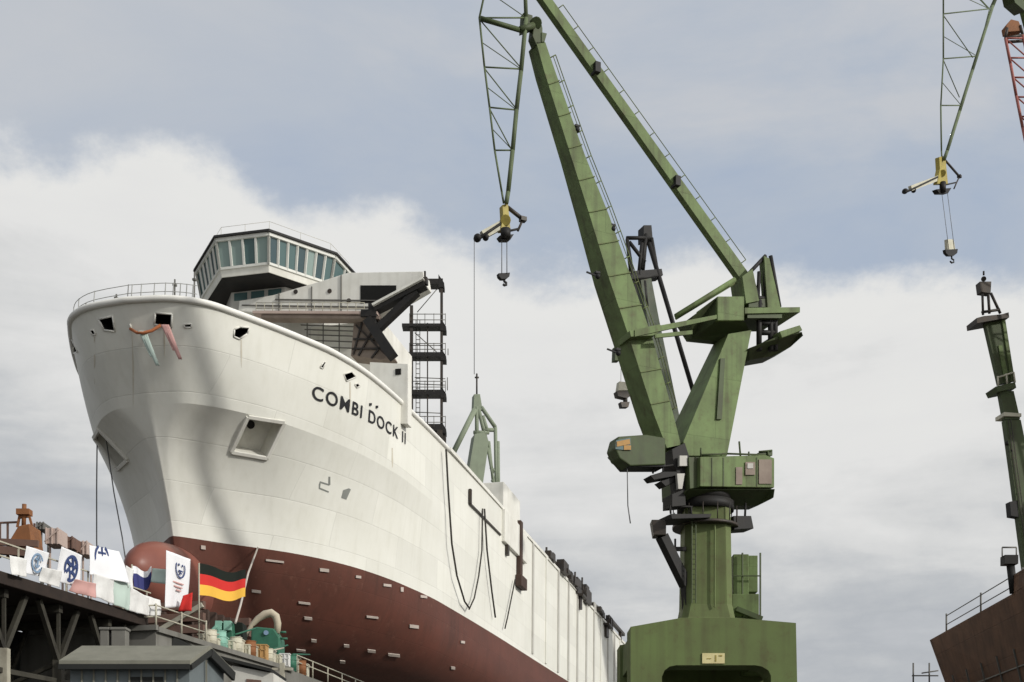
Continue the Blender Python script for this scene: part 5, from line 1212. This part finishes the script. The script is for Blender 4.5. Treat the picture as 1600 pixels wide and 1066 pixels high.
# ------------------------------------------------------------------ ropes
def rope(pts, r, m, label, group=None):
    mb = MB(); o = pts[-1]; mb.path(pts, r, 6); tag(mb.build('rope', m, None, 0, o), label, 'rope', group)
def hr(pxs, off=.18):
    out_ = []
    for px, py in pxs:
        q = SHIP @ (side_pt(px, py, 11.0 + off)); out_.append(q)
    return out_
rope(hr([(697, 702), (700, 760), (706, 850), (714, 900), (726, 940), (733, 950)]), .08, M['rope'], 'dark rope hanging down the hull, nearest the bow of the four', 'ropes hanging down the ship side')
rope(hr([(754, 795), (753, 860), (748, 900), (741, 935), (733, 952)]), .07, M['rope'], 'dark rope curving left down to meet the first rope at the red paint', 'ropes hanging down the ship side')
rope(hr([(757, 795), (761, 860), (768, 920), (774, 965)]), .08, M['rope'], 'dark rope bowing right down the hull under the rubbing bar', 'ropes hanging down the ship side')
rope(hr([(805, 905), (798, 940), (793, 965), (789, 982)]), .07, M['rope'], 'dark rope below the brown pilot door on the ship side', 'ropes hanging down the ship side')
rope([W(152, 660, 84), W(151, 760, 84), W(151, 845, 84), W(152, 880, 84)], .045, M['cable'], 'vertical thin line hanging left of the bow, the left one of the pair', 'lines left of the bow')
rope([W(165, 680, 84), W(178, 770, 83), W(191, 840, 82), W(197, 880, 81)], .045, M['cable'], 'slanting thin line left of the bow, the right one of the pair', 'lines left of the bow')
xx, vv, _ = find(hull, 402, 856, 1, 0, 40); p, n_, _, _ = frame_at(hull, xx, vv); q = SHIP @ (p + n_ * .1)
rope([q, W(388, 895, 74), W(376, 945, 67), W(368, 973, 62.6)], .06, M['rope_light'], 'pale rope running from the ship side down to the winch', None)
# coloured bunting at the bow port
xx, vv, _ = find(hull, 212, 512, -1, 0, 20); pA, nA, _, _ = frame_at(hull, xx, vv, -1); xx, vv, _ = find(hull, 252, 508, 1, 0, 20); pB, nB, _, _ = frame_at(hull, xx, vv, 1)
wA, wB = SHIP @ (pA + nA * .12), SHIP @ (pB + nB * .12); mid = (wA + wB) / 2 + Vector((0, -.5, -.55))
bt = empty('bow_bunting', wA, 'orange cord with teal and pink streamers between two mooring ports on the bow', 'bunting')
MB().path([wA, wA.lerp(mid, .5) + Vector((0, 0, -.1)), mid, wB.lerp(mid, .5) + Vector((0, 0, -.1)), wB], .09, 6).build('cord', M['sag'], bt, 0, wA)
for (p0, px0, px1, py1, m) in ((mid.lerp(wA, .35), 0, 0, 0, 'bunt_teal'), (wB + Vector((.1, -.25, -.1)), 0, 0, 0, 'bunt_pink')):
    for dx, ln in ((0, 2.1), (.45, 2.6)):
        a = p0 + Vector((dx * .3, -.1, 0)); b_ = a + Vector((.7 + dx * .4, .1, -ln + .6)); mb = cloth_sheet([a, a + Vector((.35, 0, 0)), b_ + Vector((.22, 0, 0)), b_], 4, 12, .06, int(ln * 10)); mb.build('streamer', M[m], bt, 0, wA)

# ------------------------------------------------------------------ camera, sun, sky
cam = bpy.data.cameras.new('camera'); co = bpy.data.objects.new('camera', cam); col.objects.link(co)
co.location = (0, 0, CZ); co.rotation_euler = (R(90), 0, 0); cam.sensor_width = 36; cam.lens = F / 1600 * 36
cam.shift_y = (YH - 533) / 1600; cam.clip_end = 20000; cam.clip_start = .5
scene.camera = co
SUN = Vector((math.cos(R(30)) * math.cos(R(26)), -math.sin(R(30)) * math.cos(R(26)), math.sin(R(26))))
sl_ = bpy.data.lights.new('sun', 'SUN'); sl_.energy = 2.5; sl_.angle = R(1.4); sl_.color = (1, .965, .90)
sob = bpy.data.objects.new('sun', sl_); col.objects.link(sob); sob.rotation_euler = SUN.to_track_quat('Z', 'Y').to_euler()
world = bpy.data.worlds.new('World'); scene.world = world; world.use_nodes = True; nt = world.node_tree; L = nt.links; nt.nodes.clear()
outn = nd(nt, 'ShaderNodeOutputWorld'); bg = nd(nt, 'ShaderNodeBackground'); L.new(bg.outputs[0], outn.inputs[0])
sky = nd(nt, 'ShaderNodeTexSky'); sky.sky_type = 'NISHITA'; sky.sun_disc = False; sky.sun_elevation = math.asin(SUN.z); sky.sun_rotation = math.atan2(SUN.x, SUN.y); sky.dust_density = 2.0
skm = nd(nt, 'ShaderNodeVectorMath', operation='SCALE'); skm.inputs['Scale'].default_value = .1; L.new(sky.outputs[0], skm.inputs[0])
tc = nd(nt, 'ShaderNodeTexCoord'); sx = nd(nt, 'ShaderNodeSeparateXYZ'); L.new(tc.outputs['Generated'], sx.inputs[0])
def mth(op, a, b=None, c=None, clamp=False):
    n = nd(nt, 'ShaderNodeMath', operation=op, use_clamp=clamp)
    for i, v in enumerate((a, b, c)):
        if v is None: continue
        if isinstance(v, (int, float)): n.inputs[i].default_value = v
        else: L.new(v, n.inputs[i])
    return n.outputs[0]
az = mth('ARCTAN2', sx.outputs['X'], sx.outputs['Y'])
hyp = mth('SQRT', mth('ADD', mth('MULTIPLY', sx.outputs['X'], sx.outputs['X']), mth('MULTIPLY', sx.outputs['Y'], sx.outputs['Y'])))
el = mth('ARCTAN2', sx.outputs['Z'], hyp)
def noise(scale, det, rough, sc=(1, 1, 1), off=(0, 0, 0), dist=0):
    mp_ = nd(nt, 'ShaderNodeMapping'); mp_.inputs['Scale'].default_value = sc; mp_.inputs['Location'].default_value = off; L.new(tc.outputs['Generated'], mp_.inputs['Vector'])
    n = nd(nt, 'ShaderNodeTexNoise'); n.inputs['Scale'].default_value = scale; n.inputs['Detail'].default_value = det; n.inputs['Roughness'].default_value = rough; n.inputs['Distortion'].default_value = dist
    L.new(mp_.outputs[0], n.inputs['Vector']); return n.outputs['Fac']
def curve(x, pts):
    """piecewise curve over x in radians -> value"""
    fc = nd(nt, 'ShaderNodeFloatCurve'); xs = [p[0] for p in pts]; x0, x1 = xs[0], xs[-1]
    mr = nd(nt, 'ShaderNodeMapRange'); mr.inputs[1].default_value = x0; mr.inputs[2].default_value = x1; L.new(x, mr.inputs[0]); L.new(mr.outputs[0], fc.inputs['Value'])
    c = fc.mapping.curves[0]
    for i, (a_, b_) in enumerate(pts):
        u = (a_ - x0) / (x1 - x0)
        if i == 0: c.points[0].location = (0, b_)
        elif i == len(pts) - 1: c.points[-1].location = (1, b_)
        else: c.points.new(u, b_)
    fc.mapping.update(); return fc.outputs[0]
def ang(px, py): X, Z = (px - CX) / F, (YH - py) / F; return math.atan2(X, 1), math.atan2(Z, math.sqrt(1 + X * X))
bpts = [ang(px, py) for px, py in ((-200, 240), (0, 240), (130, 240), (250, 225), (330, 225), (390, 260), (450, 320), (540, 335), (620, 360), (700, 372), (800, 400), (900, 425), (1000, 430), (1100, 420), (1250, 435), (1330, 425), (1420, 440), (1500, 440), (1600, 428), (1800, 420))]
bound = curve(az, [(-3.15, .42)] + bpts + [(3.15, .4)])
n1 = noise(9, 9, .62, (1, 1, 1.5)); n2 = noise(3.2, 8, .6, (1, 1, 2.6), (3, 1, 0), .4); n3 = noise(5, 7, .55, (1, 1, 4.5), (7, 2, 4), .3)
dep = mth('SUBTRACT', mth('ADD', bound, mth('MULTIPLY', mth('SUBTRACT', n1, .5), .13)), el)       # >0 inside the cloud bank
m_cl = nd(nt, 'ShaderNodeMapRange', interpolation_type='SMOOTHSTEP'); m_cl.inputs[1].default_value = -.018; m_cl.inputs[2].default_value = .02; L.new(dep, m_cl.inputs[0])
def rgb(c): return tuple(((v / 255) / 12.92 if v / 255 <= .04045 else ((v / 255 + .055) / 1.055) ** 2.4) for v in c)
def ramp(fac, stops):
    r = nd(nt, 'ShaderNodeValToRGB'); L.new(fac, r.inputs[0]); e = r.color_ramp.elements
    while len(e) < len(stops): e.new(.5)
    for k, (p_, c_) in zip(e, stops): k.position = p_; k.color = (*rgb(c_), 1)
    return r.outputs[0]
# veil of thin high cloud over the blue
veil_c = ramp(n2, [(.3, (168, 183, 205)), (.48, (183, 193, 207)), (.64, (203, 206, 211))])
veil = nd(nt, 'ShaderNodeMix', data_type='RGBA'); veil.inputs[0].default_value = .88; L.new(skm.outputs[0], veil.inputs[6]); L.new(veil_c, veil.inputs[7])
greyv = curve(az, [(-3.15, .5), (-.4, .6), (-.15, .35), (.02, .1), (.2, .0), (.4, .1), (3.15, .5)])
gl = nd(nt, 'ShaderNodeMapRange', interpolation_type='SMOOTHSTEP'); gl.inputs[1].default_value = .36; gl.inputs[2].default_value = .60; L.new(el, gl.inputs[0])
gf = mth('MULTIPLY', mth('ADD', greyv, .25), gl.outputs[0], clamp=True)
v2 = nd(nt, 'ShaderNodeMix', data_type='RGBA'); v2.inputs[7].default_value = (*rgb((192, 196, 202)), 1); L.new(gf, v2.inputs[0]); L.new(veil.outputs[2], v2.inputs[6])
# body of the cloud bank: bright shoulders, grey banded base
dn = mth('ADD', mth('ADD', mth('MULTIPLY', el, -2.2), curve(az, [(-3.15, .2), (-.42, .27), (-.3, .24), (-.2, .09), (-.1, .02), (.05, .03), (.2, .05), (.35, .03), (3.15, .1)])), mth('ADD', mth('ADD', mth('MULTIPLY', n3, .8), mth('MULTIPLY', n1, .5)), .20))
cl_c = ramp(dn, [(.0, (229, 229, 227)), (.2, (226, 226, 225)), (.38, (212, 213, 213)), (.52, (192, 195, 198)), (.62, (181, 185, 190)), (.74, (192, 195, 199)), (.88, (205, 206, 208))])
fin = nd(nt, 'ShaderNodeMix', data_type='RGBA'); L.new(m_cl.outputs[0], fin.inputs[0]); L.new(v2.outputs[2], fin.inputs[6]); L.new(cl_c, fin.inputs[7])
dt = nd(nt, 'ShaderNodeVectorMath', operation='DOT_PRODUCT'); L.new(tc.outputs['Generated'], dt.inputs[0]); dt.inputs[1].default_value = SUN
glow = mth('MULTIPLY', mth('POWER', mth('MAXIMUM', dt.outputs['Value'], 0.0), 4.0), 1.35)  # broad glow added round the sun, out of view, to fill the shade
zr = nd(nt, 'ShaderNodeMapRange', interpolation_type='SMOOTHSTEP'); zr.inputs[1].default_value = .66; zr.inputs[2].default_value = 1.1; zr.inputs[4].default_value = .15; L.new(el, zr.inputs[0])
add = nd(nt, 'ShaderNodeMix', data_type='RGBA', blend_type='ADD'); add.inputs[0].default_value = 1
aa = nd(nt, 'ShaderNodeMapRange', interpolation_type='SMOOTHSTEP'); aa.inputs[1].default_value = .55; aa.inputs[2].default_value = 1.2; aa.inputs[3].default_value = 1; aa.inputs[4].default_value = .8; L.new(mth('ABSOLUTE', az), aa.inputs[0])  # unseen sky to the sides and behind dimmed to deepen shaded faces
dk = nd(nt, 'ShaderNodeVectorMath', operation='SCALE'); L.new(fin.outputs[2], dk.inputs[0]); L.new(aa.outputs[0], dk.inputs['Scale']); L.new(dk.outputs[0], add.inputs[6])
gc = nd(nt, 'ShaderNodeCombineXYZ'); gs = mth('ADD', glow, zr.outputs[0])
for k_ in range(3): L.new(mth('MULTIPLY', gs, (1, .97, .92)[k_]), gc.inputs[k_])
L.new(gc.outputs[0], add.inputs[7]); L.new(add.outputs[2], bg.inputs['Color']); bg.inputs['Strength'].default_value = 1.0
vs_ = scene.view_settings; vs_.view_transform = 'Standard'; vs_.look = 'None'; vs_.exposure = 0; vs_.gamma = 1
scene.cycles.max_bounces = 6
